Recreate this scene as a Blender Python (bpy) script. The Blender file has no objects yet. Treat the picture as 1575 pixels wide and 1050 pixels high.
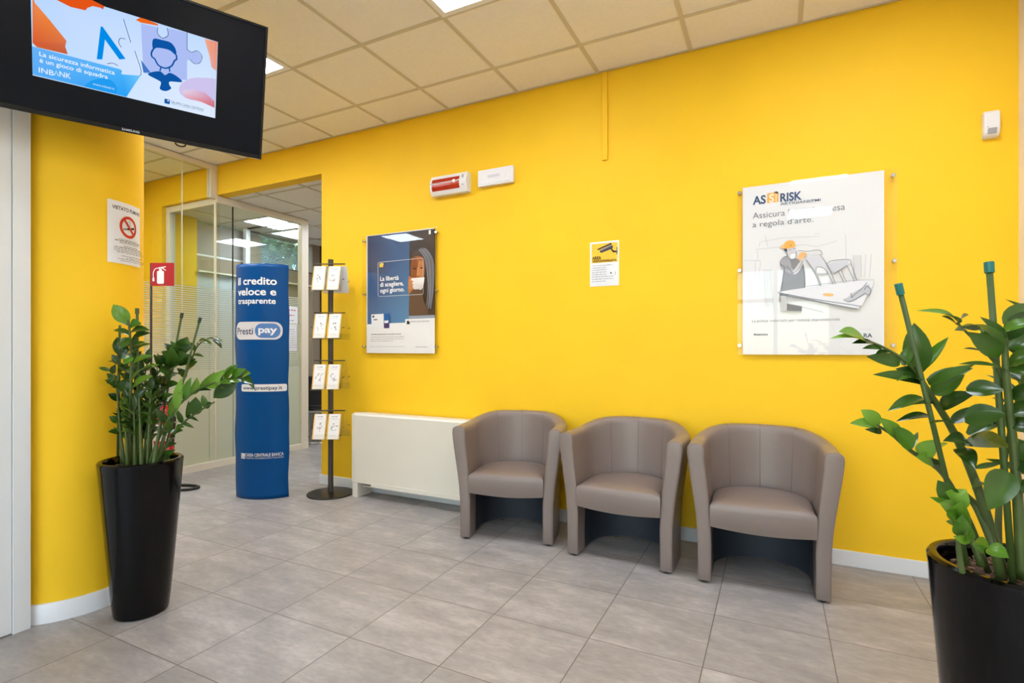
import bpy, bmesh, math, random
from mathutils import Vector, Matrix, geometry
random.seed(7)
PI = math.pi
C = bpy.context.scene.collection
SC = bpy.context.scene

# ------------------------------------------------------------------ camera, world, exposure
FPX, CXP, CYP, YAW, CAMZ = 809.0, 787.5, 537.0, math.radians(26.54), 1.2
WY = 3.4475          # inner face of the yellow front wall
ZC = 3.068           # waiting-area ceiling
ZB = 2.77            # back-room ceiling / lintel underside
cam = bpy.data.cameras.new('camera'); camo = bpy.data.objects.new('camera', cam); C.objects.link(camo)
camo.location = (0, 0, CAMZ); camo.rotation_euler = (PI / 2, 0, YAW)
cam.sensor_width = 36; cam.lens = FPX / 1575 * 36; cam.shift_y = (CYP - 525) / 1575
cam.clip_start = 0.05
SC.camera = camo
SC.view_settings.view_transform = 'Standard'
SC.view_settings.look = 'None'
SC.view_settings.gamma = 1
SC.view_settings.exposure = 0.0
SC.view_settings.use_curve_mapping = False
PANEL_E = 26.0       # brightness of the LED ceiling panels
SKY_E = 0.9

w = bpy.data.worlds.new('sky'); SC.world = w; w.use_nodes = True
wn = w.node_tree.nodes; wn.clear()
sky = wn.new('ShaderNodeTexSky'); sky.sky_type = 'NISHITA'; sky.sun_disc = False; sky.sun_elevation = math.radians(48); sky.sun_rotation = math.radians(200)
bg = wn.new('ShaderNodeBackground'); bg.inputs[1].default_value = SKY_E
wo = wn.new('ShaderNodeOutputWorld')
w.node_tree.links.new(sky.outputs[0], bg.inputs[0]); w.node_tree.links.new(bg.outputs[0], wo.inputs[0])

def portal(loc, rot, sx, sy):
    l = bpy.data.lights.new('window_daylight', 'AREA'); l.shape = 'RECTANGLE'; l.size = sx; l.size_y = sy
    l.cycles.is_portal = True
    o = bpy.data.objects.new('window_daylight', l); C.objects.link(o); o.location = loc; o.rotation_euler = rot
portal((-0.9, -3.02, 1.35), (PI / 2, 0, PI), 3.5, 2.5)
portal((-6.18, 4.9, 2.53), (PI / 2, 0, -PI / 2), 1.7, 0.4)

sun = bpy.data.lights.new('sun', 'SUN'); sun.energy = 5.0; sun.angle = math.radians(0.6); suno = bpy.data.objects.new('sun', sun); C.objects.link(suno)
suno.rotation_euler = Vector((0.35, 0.75, 1.1)).to_track_quat('Z', 'Y').to_euler()

# ------------------------------------------------------------------ measuring helpers
cs, sn = math.cos(YAW), math.sin(YAW)
def ray(u, v):
    a = (u - CXP) / FPX; b = (CYP - v) / FPX
    return Vector((a * cs - sn, a * sn + cs, b))
def at(u, v, d):                    # point at camera depth d
    return Vector((0, 0, CAMZ)) + ray(u, v) * d
def on_y(u, v, y=WY):
    r = ray(u, v); return Vector((0, 0, CAMZ)) + r * (y / r.y)
def on_x(u, v, x):
    r = ray(u, v); return Vector((0, 0, CAMZ)) + r * (x / r.x)

# ------------------------------------------------------------------ materials
def s2l(c):
    return tuple((x / 255 / 12.92) if x / 255 <= 0.04045 else ((x / 255 + 0.055) / 1.055) ** 2.4 for x in c[:3])
def rgb(r, g, b): return (*s2l((r, g, b)), 1)

def nodes(m):
    m.use_nodes = True; nt = m.node_tree; nt.nodes.clear()
    out = nt.nodes.new('ShaderNodeOutputMaterial'); return nt, out
def N(nt, t, **k):
    n = nt.nodes.new(t)
    for a, v in k.items(): setattr(n, a, v)
    return n
def M(nt, op, a, b=None, c=None):
    n = N(nt, 'ShaderNodeMath', operation=op)
    for i, x in enumerate((a, b, c)):
        if x is None: continue
        if isinstance(x, (int, float)): n.inputs[i].default_value = x
        else: nt.links.new(x, n.inputs[i])
    return n.outputs[0]
def coords(nt): return N(nt, 'ShaderNodeTexCoord').outputs['Object']
def noise(nt, co, scale, detail=4, rough=0.55):
    n = N(nt, 'ShaderNodeTexNoise'); n.inputs['Scale'].default_value = scale; n.inputs['Detail'].default_value = detail; n.inputs['Roughness'].default_value = rough
    if co is not None: nt.links.new(co, n.inputs['Vector'])
    return n.outputs['Fac']
def ramp(nt, fac, stops):
    r = N(nt, 'ShaderNodeValToRGB'); e = r.color_ramp.elements
    while len(e) < len(stops): e.new(0.5)
    for el, (p, c) in zip(e, stops): el.position = p; el.color = c
    nt.links.new(fac, r.inputs[0]); return r.outputs[0]

def mat(name, col, rough=0.5, metal=0.0, spec=0.5, vary=0.0, vscale=6.0, bump=0.0, bscale=200.0, coat=0.0):
    m = bpy.data.materials.new(name); nt, out = nodes(m)
    p = N(nt, 'ShaderNodeBsdfPrincipled'); nt.links.new(p.outputs[0], out.inputs[0])
    p.inputs['Roughness'].default_value = rough; p.inputs['Metallic'].default_value = metal
    p.inputs['Specular IOR Level'].default_value = spec; p.inputs['Coat Weight'].default_value = coat
    c = rgb(*col); co = coords(nt)
    if vary > 0:
        f = noise(nt, co, vscale)
        nt.links.new(ramp(nt, f, [(0.3, tuple(x * (1 - vary) for x in c[:3]) + (1,)), (0.7, tuple(min(1, x * (1 + vary)) for x in c[:3]) + (1,))]), p.inputs['Base Color'])
    else: p.inputs['Base Color'].default_value = c
    if bump > 0:
        b = N(nt, 'ShaderNodeBump'); b.inputs['Strength'].default_value = bump; b.inputs['Distance'].default_value = 0.002
        nt.links.new(noise(nt, co, bscale, 3), b.inputs['Height']); nt.links.new(b.outputs[0], p.inputs['Normal'])
    return m

YELLOW = mat('yellow_paint', (252, 203, 38), 0.6, spec=0.25, vary=0.025, vscale=2.5, bump=0.12, bscale=90)
WHITE = mat('white_paint', (232, 230, 226), 0.5, spec=0.3, vary=0.015, bump=0.06, bscale=90)
CREAMWALL = mat('cream_paint', (246, 232, 216), 0.6, spec=0.2, vary=0.02, bump=0.06)
DOORW = mat('white_laminate', (226, 229, 230), 0.35, vary=0.01)
SKIRT = mat('skirting_white', (232, 234, 236), 0.4)
FRAME = mat('cream_powder_coat', (232, 222, 200), 0.35)
PANELW = mat('ivory_sheet_metal', (222, 217, 204), 0.35, vary=0.01)
LEATHER = mat('taupe_leatherette', (130, 116, 110), 0.34, spec=0.55, vary=0.03, vscale=4, bump=0.25, bscale=420)
LEATHERD = mat('taupe_stitching', (120, 107, 102), 0.6)
LINING = mat('dark_lining_cloth', (44, 50, 60), 0.6)
BLACKP = mat('black_plastic', (18, 18, 19), 0.3)
BLACKM = mat('black_satin_metal', (38, 35, 34), 0.35, metal=0.4)
GRAYM = mat('dark_grey_tube', (74, 68, 66), 0.35, metal=0.3)
CHROME = mat('chrome', (205, 205, 208), 0.14, metal=1.0)
GLAZE = mat('black_glazed_ceramic', (6, 5, 5), 0.1, spec=0.26, vary=0.25, vscale=3)
BLUE = mat('blue_print_board', (0, 76, 142), 0.3, spec=0.2, vary=0.04, vscale=2.0)
REDP = mat('red_enamel', (190, 22, 24), 0.25)
WPLAST = mat('white_plastic', (236, 236, 238), 0.35)
GPLAST = mat('grey_plastic', (165, 168, 176), 0.4)
TVFR = mat('gloss_black_bezel', (10, 11, 14), 0.2, spec=0.3)
TVSC = mat('screen_glass', (7, 14, 24), 0.1, spec=0.14)
STAKE = mat('green_stake', (62, 84, 34), 0.5)
CAPD = mat('dark_green_stake_cap', (28, 58, 38), 0.4)
CAPM = mat('teal_stake_cap', (20, 110, 104), 0.4)
STEM = mat('stem_green', (72, 90, 40), 0.45, vary=0.2, vscale=14)
SOIL = mat('soil', (66, 48, 36), 0.95, vary=0.5, vscale=60, bump=0.8, bscale=60)
PEBBLE = mat('clay_pebbles', (118, 88, 66), 0.9, vary=0.4, vscale=30)
PAPER = mat('white_paper', (238, 239, 243), 0.6, spec=0.2)
BROWN = mat('dark_brown_frame', (58, 44, 36), 0.5)
TAUPE = mat('taupe_panel', (150, 135, 115), 0.6, vary=0.03)
SHADE = mat('grey_roller_fabric', (160, 154, 148), 0.8)
BLINDL = mat('pale_blind', (200, 208, 212), 0.6)
SLAT = mat('white_slats', (205, 214, 222), 0.4)
NAVYF = mat('black_upholstery', (34, 34, 40), 0.7)
GLASSG = mat('dark_gap', (30, 26, 22), 0.9)

def glass(name, tint=(235, 242, 238), fr=1.45, gloss=1.0):
    m = bpy.data.materials.new(name); nt, out = nodes(m)
    t = N(nt, 'ShaderNodeBsdfTransparent'); t.inputs[0].default_value = rgb(*tint)
    g = N(nt, 'ShaderNodeBsdfGlossy'); g.inputs['Roughness'].default_value = 0.02; g.inputs[0].default_value = (gloss, gloss, gloss, 1)
    f = N(nt, 'ShaderNodeFresnel'); bf = N(nt, 'ShaderNodeNewGeometry').outputs['Backfacing']
    nt.links.new(M(nt, 'ADD', M(nt, 'MULTIPLY', bf, 1 / fr - fr), fr), f.inputs[0])
    mx = N(nt, 'ShaderNodeMixShader')
    nt.links.new(f.outputs[0], mx.inputs[0]); nt.links.new(t.outputs[0], mx.inputs[1]); nt.links.new(g.outputs[0], mx.inputs[2]); nt.links.new(mx.outputs[0], out.inputs[0])
    return m
GLASS = glass('clear_glass', (246, 250, 247), 1.38)
ACRYL = glass('clear_acrylic', (253, 253, 252), 1.3)

def frost_mat():
    m = bpy.data.materials.new('striped_frost_film'); nt, out = nodes(m)
    g = N(nt, 'ShaderNodeNewGeometry'); sp = N(nt, 'ShaderNodeSeparateXYZ'); nt.links.new(g.outputs['Position'], sp.inputs[0]); z = sp.outputs[2]
    fr = M(nt, 'FRACT', M(nt, 'DIVIDE', z, 0.021))
    duty = N(nt, 'ShaderNodeMapRange'); duty.inputs[1].default_value = 1.82; duty.inputs[2].default_value = 1.0; duty.inputs[3].default_value = 0.36; duty.inputs[4].default_value = 0.84
    nt.links.new(z, duty.inputs[0])
    stripe = M(nt, 'LESS_THAN', fr, duty.outputs[0])
    cov = M(nt, 'MAXIMUM', stripe, M(nt, 'LESS_THAN', z, 1.0))
    cov = M(nt, 'MULTIPLY', cov, 0.92)
    d = N(nt, 'ShaderNodeBsdfDiffuse'); d.inputs[0].default_value = rgb(228, 230, 214)
    tl = N(nt, 'ShaderNodeBsdfTranslucent'); tl.inputs[0].default_value = rgb(238, 242, 228)
    a = N(nt, 'ShaderNodeMixShader'); a.inputs[0].default_value = 0.5; nt.links.new(d.outputs[0], a.inputs[1]); nt.links.new(tl.outputs[0], a.inputs[2])
    t = N(nt, 'ShaderNodeBsdfTransparent')
    b = N(nt, 'ShaderNodeMixShader'); nt.links.new(cov, b.inputs[0]); nt.links.new(t.outputs[0], b.inputs[1]); nt.links.new(a.outputs[0], b.inputs[2]); nt.links.new(b.outputs[0], out.inputs[0])
    return m
FROST = frost_mat()

def emit(name, col, e):
    m = bpy.data.materials.new(name); nt, out = nodes(m)
    x = N(nt, 'ShaderNodeEmission'); x.inputs[0].default_value = rgb(*col); x.inputs[1].default_value = e; nt.links.new(x.outputs[0], out.inputs[0]); return m
LED = emit('led_diffuser', (234, 242, 255), PANEL_E)

def print_mat(name, emission=False, rough=0.45, trans=0.0):
    m = bpy.data.materials.new(name); nt, out = nodes(m)
    a = N(nt, 'ShaderNodeVertexColor', layer_name='ink')
    if emission:
        x = N(nt, 'ShaderNodeEmission'); nt.links.new(a.outputs[0], x.inputs[0]); x.inputs[1].default_value = 1.0
    else:
        x = N(nt, 'ShaderNodeBsdfPrincipled'); nt.links.new(a.outputs[0], x.inputs['Base Color']); x.inputs['Roughness'].default_value = rough; x.inputs['Specular IOR Level'].default_value = 0.3
    nt.links.new(x.outputs[0], out.inputs[0]); return m
INK = print_mat('printed_ink'); SCREEN = print_mat('lit_screen', True); GLOSSINK = print_mat('printed_gloss_ink', rough=0.28)

def floor_mat():
    m = bpy.data.materials.new('grey_stoneware_tiles'); nt, out = nodes(m)
    co = coords(nt); sp = N(nt, 'ShaderNodeSeparateXYZ'); nt.links.new(co, sp.inputs[0])
    x = M(nt, 'DIVIDE', M(nt, 'SUBTRACT', sp.outputs[0], -2.479), 0.4471); y = M(nt, 'DIVIDE', M(nt, 'SUBTRACT', sp.outputs[1], 1.2205), 0.4385)
    def line(v): return M(nt, 'GREATER_THAN', M(nt, 'ABSOLUTE', M(nt, 'SUBTRACT', M(nt, 'FRACT', v), 0.5)), 0.4955)
    g = M(nt, 'MAXIMUM', line(x), line(y))
    cb = N(nt, 'ShaderNodeCombineXYZ'); nt.links.new(M(nt, 'FLOOR', x), cb.inputs[0]); nt.links.new(M(nt, 'FLOOR', y), cb.inputs[1])
    wn_ = N(nt, 'ShaderNodeTexWhiteNoise'); nt.links.new(cb.outputs[0], wn_.inputs['Vector'])
    mp = N(nt, 'ShaderNodeMapping'); nt.links.new(co, mp.inputs[0]); mp.inputs['Scale'].default_value = (1, 2.6, 1)
    add = N(nt, 'ShaderNodeVectorMath', operation='MULTIPLY_ADD'); nt.links.new(cb.outputs[0], add.inputs[0]); add.inputs[1].default_value = (3.7, 1.9, 0); nt.links.new(mp.outputs[0], add.inputs[2])
    n1 = noise(nt, add.outputs[0], 3.2, 8, 0.68); n2 = noise(nt, add.outputs[0], 22, 4, 0.6)
    f = M(nt, 'ADD', M(nt, 'MULTIPLY', n1, 0.75), M(nt, 'MULTIPLY', n2, 0.25))
    f = M(nt, 'ADD', f, M(nt, 'MULTIPLY', M(nt, 'SUBTRACT', wn_.outputs['Value'], 0.5), 0.06))
    col = ramp(nt, f, [(0.33, rgb(141, 136, 133)), (0.5, rgb(161, 155, 151)), (0.68, rgb(190, 184, 179))])
    mx = N(nt, 'ShaderNodeMix', data_type='RGBA'); nt.links.new(g, mx.inputs[0]); nt.links.new(col, mx.inputs[6]); mx.inputs[7].default_value = rgb(104, 96, 88)
    p = N(nt, 'ShaderNodeBsdfPrincipled'); nt.links.new(mx.outputs[2], p.inputs['Base Color']); p.inputs['Specular IOR Level'].default_value = 0.45
    rr = N(nt, 'ShaderNodeMapRange'); rr.inputs[3].default_value = 0.3; rr.inputs[4].default_value = 0.46; nt.links.new(n1, rr.inputs[0]); nt.links.new(rr.outputs[0], p.inputs['Roughness'])
    b = N(nt, 'ShaderNodeBump'); b.inputs['Strength'].default_value = 0.25; b.inputs['Distance'].default_value = 0.002
    nt.links.new(M(nt, 'SUBTRACT', M(nt, 'MULTIPLY', n2, 0.15), g), b.inputs['Height']); nt.links.new(b.outputs[0], p.inputs['Normal'])
    nt.links.new(p.outputs[0], out.inputs[0]); return m
FLOOR = floor_mat()
CEIL = mat('mineral_fibre_tile', (243, 238, 229), 0.9, spec=0.1, vary=0.02, vscale=40, bump=0.25, bscale=500)
TBAR = mat('ceiling_grid_bar', (206, 196, 174), 0.5)

def leaf_mat(name, lo, hi, under):
    m = bpy.data.materials.new(name); nt, out = nodes(m)
    g = N(nt, 'ShaderNodeNewGeometry'); co = coords(nt)
    f = M(nt, 'ADD', M(nt, 'MULTIPLY', g.outputs['Random Per Island'], 0.7), M(nt, 'MULTIPLY', noise(nt, co, 18), 0.4))
    col = ramp(nt, f, [(0.15, rgb(*lo)), (0.9, rgb(*hi))])
    mx = N(nt, 'ShaderNodeMix', data_type='RGBA'); nt.links.new(g.outputs['Backfacing'], mx.inputs[0]); nt.links.new(col, mx.inputs[6]); mx.inputs[7].default_value = rgb(*under)
    p = N(nt, 'ShaderNodeBsdfPrincipled'); nt.links.new(mx.outputs[2], p.inputs['Base Color']); p.inputs['Roughness'].default_value = 0.24; p.inputs['Specular IOR Level'].default_value = 0.5
    tl = N(nt, 'ShaderNodeBsdfTranslucent'); nt.links.new(mx.outputs[2], tl.inputs[0])
    a = N(nt, 'ShaderNodeMixShader'); a.inputs[0].default_value = 0.2; nt.links.new(p.outputs[0], a.inputs[1]); nt.links.new(tl.outputs[0], a.inputs[2]); nt.links.new(a.outputs[0], out.inputs[0])
    return m
LEAF = leaf_mat('glossy_leaf', (30, 58, 18), (70, 106, 36), (92, 124, 56))
LEAFY = leaf_mat('young_leaf', (70, 118, 28), (120, 164, 56), (120, 152, 68))
TREEL = leaf_mat('tree_leaf', (40, 84, 36), (110, 150, 70), (90, 130, 70))

# ------------------------------------------------------------------ mesh helpers
def obj(name, bm, m, parent=None, smooth=False, bevel=0.0, seg=2, loc=None, keep=False):
    me = bpy.data.meshes.new(name)
    if not keep: bmesh.ops.recalc_face_normals(bm, faces=bm.faces)
    bm.to_mesh(me); bm.free()
    for x in (m if isinstance(m, (list, tuple)) else [m]): me.materials.append(x)
    if smooth:
        me.polygons.foreach_set('use_smooth', [True] * len(me.polygons))
    o = bpy.data.objects.new(name, me); C.objects.link(o)
    if parent: o.parent = parent
    if loc: o.location = loc
    if bevel > 0:
        b = o.modifiers.new('edge', 'BEVEL'); b.width = bevel; b.segments = seg; b.limit_method = 'ANGLE'; b.angle_limit = math.radians(40)
        if smooth: b.harden_normals = False
    if smooth == 'auto':
        pass
    return o
def autosmooth(o, deg=40):
    me = o.data
    me.polygons.foreach_set('use_smooth', [True] * len(me.polygons))
    me.set_sharp_from_angle(angle=math.radians(deg)); return o
def thing(name, label, cat, loc=(0, 0, 0), rotz=0.0, group=None):
    o = bpy.data.objects.new(name, None); C.objects.link(o); o.empty_display_size = 0.1
    o.location = loc; o.rotation_euler = (0, 0, rotz); o['label'] = label; o['category'] = cat
    if group: o['group'] = group
    return o
def tag(o, label, cat, group=None, kind=None):
    o['label'] = label; o['category'] = cat
    if group: o['group'] = group
    if kind: o['kind'] = kind
    return o
def struct(name, bm, m, parent=None, **k):
    o = obj(name, bm, m, parent, **k)
    if not parent: o['kind'] = 'structure'
    return o
def BM(): return bmesh.new()
def box(bm, x0, x1, y0, y1, z0, z1):
    v = [bm.verts.new(p) for p in ((x0, y0, z0), (x1, y0, z0), (x1, y1, z0), (x0, y1, z0), (x0, y0, z1), (x1, y0, z1), (x1, y1, z1), (x0, y1, z1))]
    for f in ((3, 2, 1, 0), (4, 5, 6, 7), (0, 1, 5, 4), (1, 2, 6, 5), (2, 3, 7, 6), (3, 0, 4, 7)): bm.faces.new([v[i] for i in f])
    return bm
def bx(*a): return box(BM(), *a)
def tube(bm, pts, r, seg=10, caps=True):
    pts = [Vector(p) for p in pts]; n = len(pts); rs = r if isinstance(r, (list, tuple)) else [r] * n
    rings = []; up = None
    for i, p in enumerate(pts):
        t = (pts[min(i + 1, n - 1)] - pts[max(i - 1, 0)]).normalized()
        if up is None:
            up = Vector((0, 0, 1)) if abs(t.z) < 0.9 else Vector((0, 1, 0))
        a = t.cross(up).normalized(); b = a.cross(t).normalized(); up = b
        rings.append([bm.verts.new(p + (a * math.cos(k * 2 * PI / seg) + b * math.sin(k * 2 * PI / seg)) * rs[i]) for k in range(seg)])
    for i in range(n - 1):
        for k in range(seg): bm.faces.new((rings[i][k], rings[i][(k + 1) % seg], rings[i + 1][(k + 1) % seg], rings[i + 1][k]))
    if caps: bm.faces.new(list(reversed(rings[0]))); bm.faces.new(rings[-1])
    return bm
def lathe(bm, prof, seg=48, cx=0, cy=0, close=False):
    rings = []
    for r, z in prof:
        rings.append([bm.verts.new((cx + r * math.cos(k * 2 * PI / seg), cy + r * math.sin(k * 2 * PI / seg), z)) for k in range(seg)] if r > 1e-6 else [bm.verts.new((cx, cy, z))])
    for A, B in zip(rings, rings[1:]):
        for k in range(seg):
            q = (k + 1) % seg
            if len(A) == 1 and len(B) == 1: continue
            if len(A) == 1: bm.faces.new((A[0], B[q], B[k]))
            elif len(B) == 1: bm.faces.new((A[k], A[q], B[0]))
            else: bm.faces.new((A[k], A[q], B[q], B[k]))
    return bm
def prism(bm, poly, axis, a0, a1):          # polygon of (p,q) extruded along axis x / y / z
    def P(p, q, a): return {'x': (a, p, q), 'y': (p, a, q), 'z': (p, q, a)}[axis]
    A = [bm.verts.new(P(p, q, a0)) for p, q in poly]; B = [bm.verts.new(P(p, q, a1)) for p, q in poly]
    n = len(poly)
    for i in range(n): bm.faces.new((A[i], A[(i + 1) % n], B[(i + 1) % n], B[i]))
    bm.faces.new(list(reversed(A))); bm.faces.new(B); return bm
def arc_pts(path, n=8):                     # smooth (Catmull-Rom) resampling of a polyline
    P = [Vector(p) for p in path]; P = [P[0] * 2 - P[1]] + P + [P[-1] * 2 - P[-2]]; out = []
    for i in range(1, len(P) - 2):
        for k in range(n):
            t = k / n; a, b, c, d = P[i - 1], P[i], P[i + 1], P[i + 2]
            out.append(0.5 * ((2 * b) + (c - a) * t + (2 * a - 5 * b + 4 * c - d) * t * t + (3 * b - a - 3 * c + d) * t ** 3))
    out.append(P[-2]); return out
def sstep(a, b, x):
    t = max(0, min(1, (x - a) / (b - a))); return t * t * (3 - 2 * t)

# ------------------------------------------------------------------ printing helper: flat artwork on a surface
_capcache = {}
def text_tris(s, bold=0.0):
    cu = bpy.data.curves.new('t', 'FONT'); cu.body = s; cu.size = 1.0; cu.offset = bold; cu.resolution_u = 4
    o = bpy.data.objects.new('t', cu); C.objects.link(o)
    dg = bpy.context.evaluated_depsgraph_get(); me = bpy.data.meshes.new_from_object(o.evaluated_get(dg))
    vs = [v.co.copy() for v in me.vertices]; fs = [list(p.vertices) for p in me.polygons]
    bpy.data.objects.remove(o); bpy.data.curves.remove(cu); bpy.data.meshes.remove(me)
    return vs, fs
def cap_h():
    if 'H' not in _capcache:
        vs, _ = text_tris('H'); _capcache['H'] = max(v.y for v in vs) - min(v.y for v in vs)
    return _capcache['H']
class Canvas:
    """collects coloured flat shapes; place(u, v, h) puts a point of the artwork on its surface, uv(px, py) measures it"""
    def __init__(self, place, uv=None, step=None, dh=0.00025):
        self.place = place; self.uv = uv or (lambda x, y: (x, y)); self.h = 0; self.step = step; self.dh = dh
        self.V = []; self.F = []; self.K = []
    def _add(self, pts, faces, cols):
        self.h += 1; b = len(self.V)
        self.V += [self.place(u, v, self.h * self.dh) for u, v in pts]
        for f in faces: self.F.append([b + i for i in f]); self.K.append([cols[i] for i in f])
    def raw(self, pts, col):
        cols = col if isinstance(col, list) else [col] * len(pts)
        if self.step and max(p[0] for p in pts) - min(p[0] for p in pts) > self.step and not isinstance(col, list):
            bm = BM(); vs = [bm.verts.new((p[0], p[1], 0)) for p in pts]; bm.faces.new(vs)
            x0, x1 = min(p[0] for p in pts), max(p[0] for p in pts); n = int((x1 - x0) / self.step) + 1
            for k in range(1, n):
                bmesh.ops.bisect_plane(bm, geom=bm.verts[:] + bm.edges[:] + bm.faces[:], plane_co=(x0 + (x1 - x0) * k / n, 0, 0), plane_no=(1, 0, 0))
            y0, y1 = min(p[1] for p in pts), max(p[1] for p in pts); n = int((y1 - y0) / 0.03) + 1
            for k in range(1, n):
                bmesh.ops.bisect_plane(bm, geom=bm.verts[:] + bm.edges[:] + bm.faces[:], plane_co=(0, y0 + (y1 - y0) * k / n, 0), plane_no=(0, 1, 0))
            bmesh.ops.triangulate(bm, faces=bm.faces[:]); bm.verts.index_update()
            P = [(v.co.x, v.co.y) for v in bm.verts]; Fs = [[v.index for v in f.verts] for f in bm.faces]; bm.free()
            self._add(P, Fs, [cols[0]] * len(P)); return
        tr = geometry.tessellate_polygon([[Vector((p[0], p[1], 0)) for p in pts]])
        self._add(pts, [list(t) for t in tr], cols)
    def poly(self, pts, col): self.raw([self.uv(*p) for p in pts], [rgb(*c) for c in col] if isinstance(col, list) else rgb(*col))
    def smooth(self, pts, col, n=5):
        P = [Vector((*p, 0)) for p in pts]; P = P + P[:1]
        q = [P[-2]] + P + [P[1]]; out = []
        for i in range(1, len(q) - 2):
            for k in range(n):
                t = k / n; a, b, c, d = q[i - 1], q[i], q[i + 1], q[i + 2]
                r = 0.5 * ((2 * b) + (c - a) * t + (2 * a - 5 * b + 4 * c - d) * t * t + (3 * b - a - 3 * c + d) * t ** 3); out.append((r.x, r.y))
        self.poly(out, col)
    def ellipse(self, c, rx, ry, col, n=28): self.raw([(c[0] + rx * math.cos(k * 2 * PI / n), c[1] + ry * math.sin(k * 2 * PI / n)) for k in range(n)], rgb(*col))
    def ring(self, c, r0, r1, col, n=40):
        pts = [(c[0] + r * math.cos(k * 2 * PI / n), c[1] + r * math.sin(k * 2 * PI / n)) for k in range(n) for r in (r0, r1)]
        self._add(pts, [[2 * k, 2 * k + 1, (2 * k + 3) % (2 * n), (2 * k + 2) % (2 * n)] for k in range(n)], [rgb(*col)] * len(pts))
    def rect(self, u0, v0, u1, v1, col): self.raw([(u0, v0), (u1, v0), (u1, v1), (u0, v1)], rgb(*col))
    def rrect(self, u0, v0, u1, v1, r, col, n=6):
        pts = []
        for cx, cy, a in ((u1 - r, v1 - r, 0), (u0 + r, v1 - r, 90), (u0 + r, v0 + r, 180), (u1 - r, v0 + r, 270)):
            pts += [(cx + r * math.cos(math.radians(a + 90 * k / n)), cy + r * math.sin(math.radians(a + 90 * k / n))) for k in range(n + 1)]
        self.raw(pts, rgb(*col))
    def stroke(self, pts, wid, col, closed=False):
        P = [Vector(self.uv(*p)) for p in pts]
        if closed: P.append(P[0])
        fs = []; V = []
        for i, p in enumerate(P):
            a, b = P[max(i - 1, 0)], P[min(i + 1, len(P) - 1)]
            if closed and i in (0, len(P) - 1): a, b = P[-2], P[1]
            t = (b - a); t = t.normalized() if t.length > 0 else Vector((1, 0)); nrm = Vector((-t.y, t.x)) * wid / 2
            V += [tuple(p + nrm), tuple(p - nrm)]
        for i in range(len(P) - 1): fs.append([2 * i, 2 * i + 1, 2 * i + 3, 2 * i + 2])
        self._add(V, fs, [rgb(*col)] * len(V))
    def curve(self, pts, wid, col, n=5):
        q = arc_pts([(p[0], p[1], 0) for p in pts], n); self.stroke([(p.x, p.y) for p in q], wid, col)
    def text(self, s, a, b, top, col, bold=0.0):     # baseline start a, baseline end b, a point at cap height (all measured)
        ua, va = self.uv(*a); ub, vb = self.uv(*b); ut, vt = self.uv(*top)
        self.textuv(s, ua, va, ub - ua, vt - va, col, bold)
    def textuv(self, s, u, v, width, cap, col, bold=0.0):
        vs, fs = text_tris(s, bold)
        if not vs: return
        x0, x1 = min(p.x for p in vs), max(p.x for p in vs); k = cap / cap_h()
        self._add([(u + (p.x - x0) / (x1 - x0) * width, v + p.y * k) for p in vs], fs, [rgb(*col)] * len(vs))
    def words(self, u, v, width, cap, col, seed=0):   # illegible small print: broken dashes
        r = random.Random(seed); x = u
        while x < u + width:
            l = min(r.uniform(1.2, 4.5) * cap, u + width - x)
            if l > cap * 0.5: self.rect(x, v, x + l, v + cap * r.uniform(0.55, 0.75), col)
            x += l + cap * 0.7
    def build(self, name, m, parent, origin=(0, 0, 0)):
        me = bpy.data.meshes.new(name); o3 = Vector(origin)
        me.from_pydata([tuple(Vector(v) - o3) for v in self.V], [], self.F)
        at_ = me.color_attributes.new('ink', 'FLOAT_COLOR', 'CORNER'); i = 0
        for K in self.K:
            for c in K: at_.data[i].color = c; i += 1
        me.materials.append(m); me.update()
        o = bpy.data.objects.new(name, me); C.objects.link(o); o.parent = parent
        return o

# ------------------------------------------------------------------ the setting
XR = 1.08; XL = -2.885; YB = -3.0; XE = -6.35; XWIN = -6.2; YFAR = 5.86
bm = bx(XE - 0.2, XR + 0.1, YB - 0.1, YFAR + 0.1, -0.1, 0); struct('floor', bm, FLOOR)
bm = BM()
box(bm, -3.625, XR + 0.2, WY, WY + 0.2, 0, ZC)                        # main yellow wall
box(bm, XE - 0.2, -3.625, WY, WY + 0.12, ZB, ZC)                      # lintel over the passage
box(bm, XE - 0.2, -6.02, WY, WY + 0.12, 0, ZB)                        # stub beside the entrance glazing
struct('wall_front', bm, YELLOW)
struct('wall_right', bx(XR, XR + 0.2, YB - 0.1, WY, 0, ZC), CREAMWALL)
struct('wall_left', bx(XL - 0.16, XL, YB, 1.1, 0, ZC), WHITE)
bm = BM(); box(bm, XE - 0.2, -2.65, YB - 0.2, YB, 0, ZC); box(bm, 0.85, XR + 0.2, YB - 0.2, YB, 0, ZC); box(bm, -2.65, 0.85, YB - 0.2, YB, 2.6, ZC); box(bm, -2.65, 0.85, YB - 0.2, YB, 0, 0.1)
struct('wall_back', bm, WHITE)
f = struct('window_1', bx(-2.65, 0.85, YB - 0.12, YB - 0.108, 0.1, 2.6), GLASS)
bm = BM()
for x in (-2.65, -1.78, -0.9, -0.02, 0.79): box(bm, x, x + 0.06, YB - 0.16, YB - 0.06, 0.1, 2.6)
for z in (0.1, 2.0, 2.54): box(bm, -2.65, 0.85, YB - 0.16, YB - 0.06, z, z + 0.06)
struct('window_frame', bm, WHITE, f)
struct('wall_entrance', bx(XE - 0.2, XE, YB, WY, 0, ZC), YELLOW)
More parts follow.
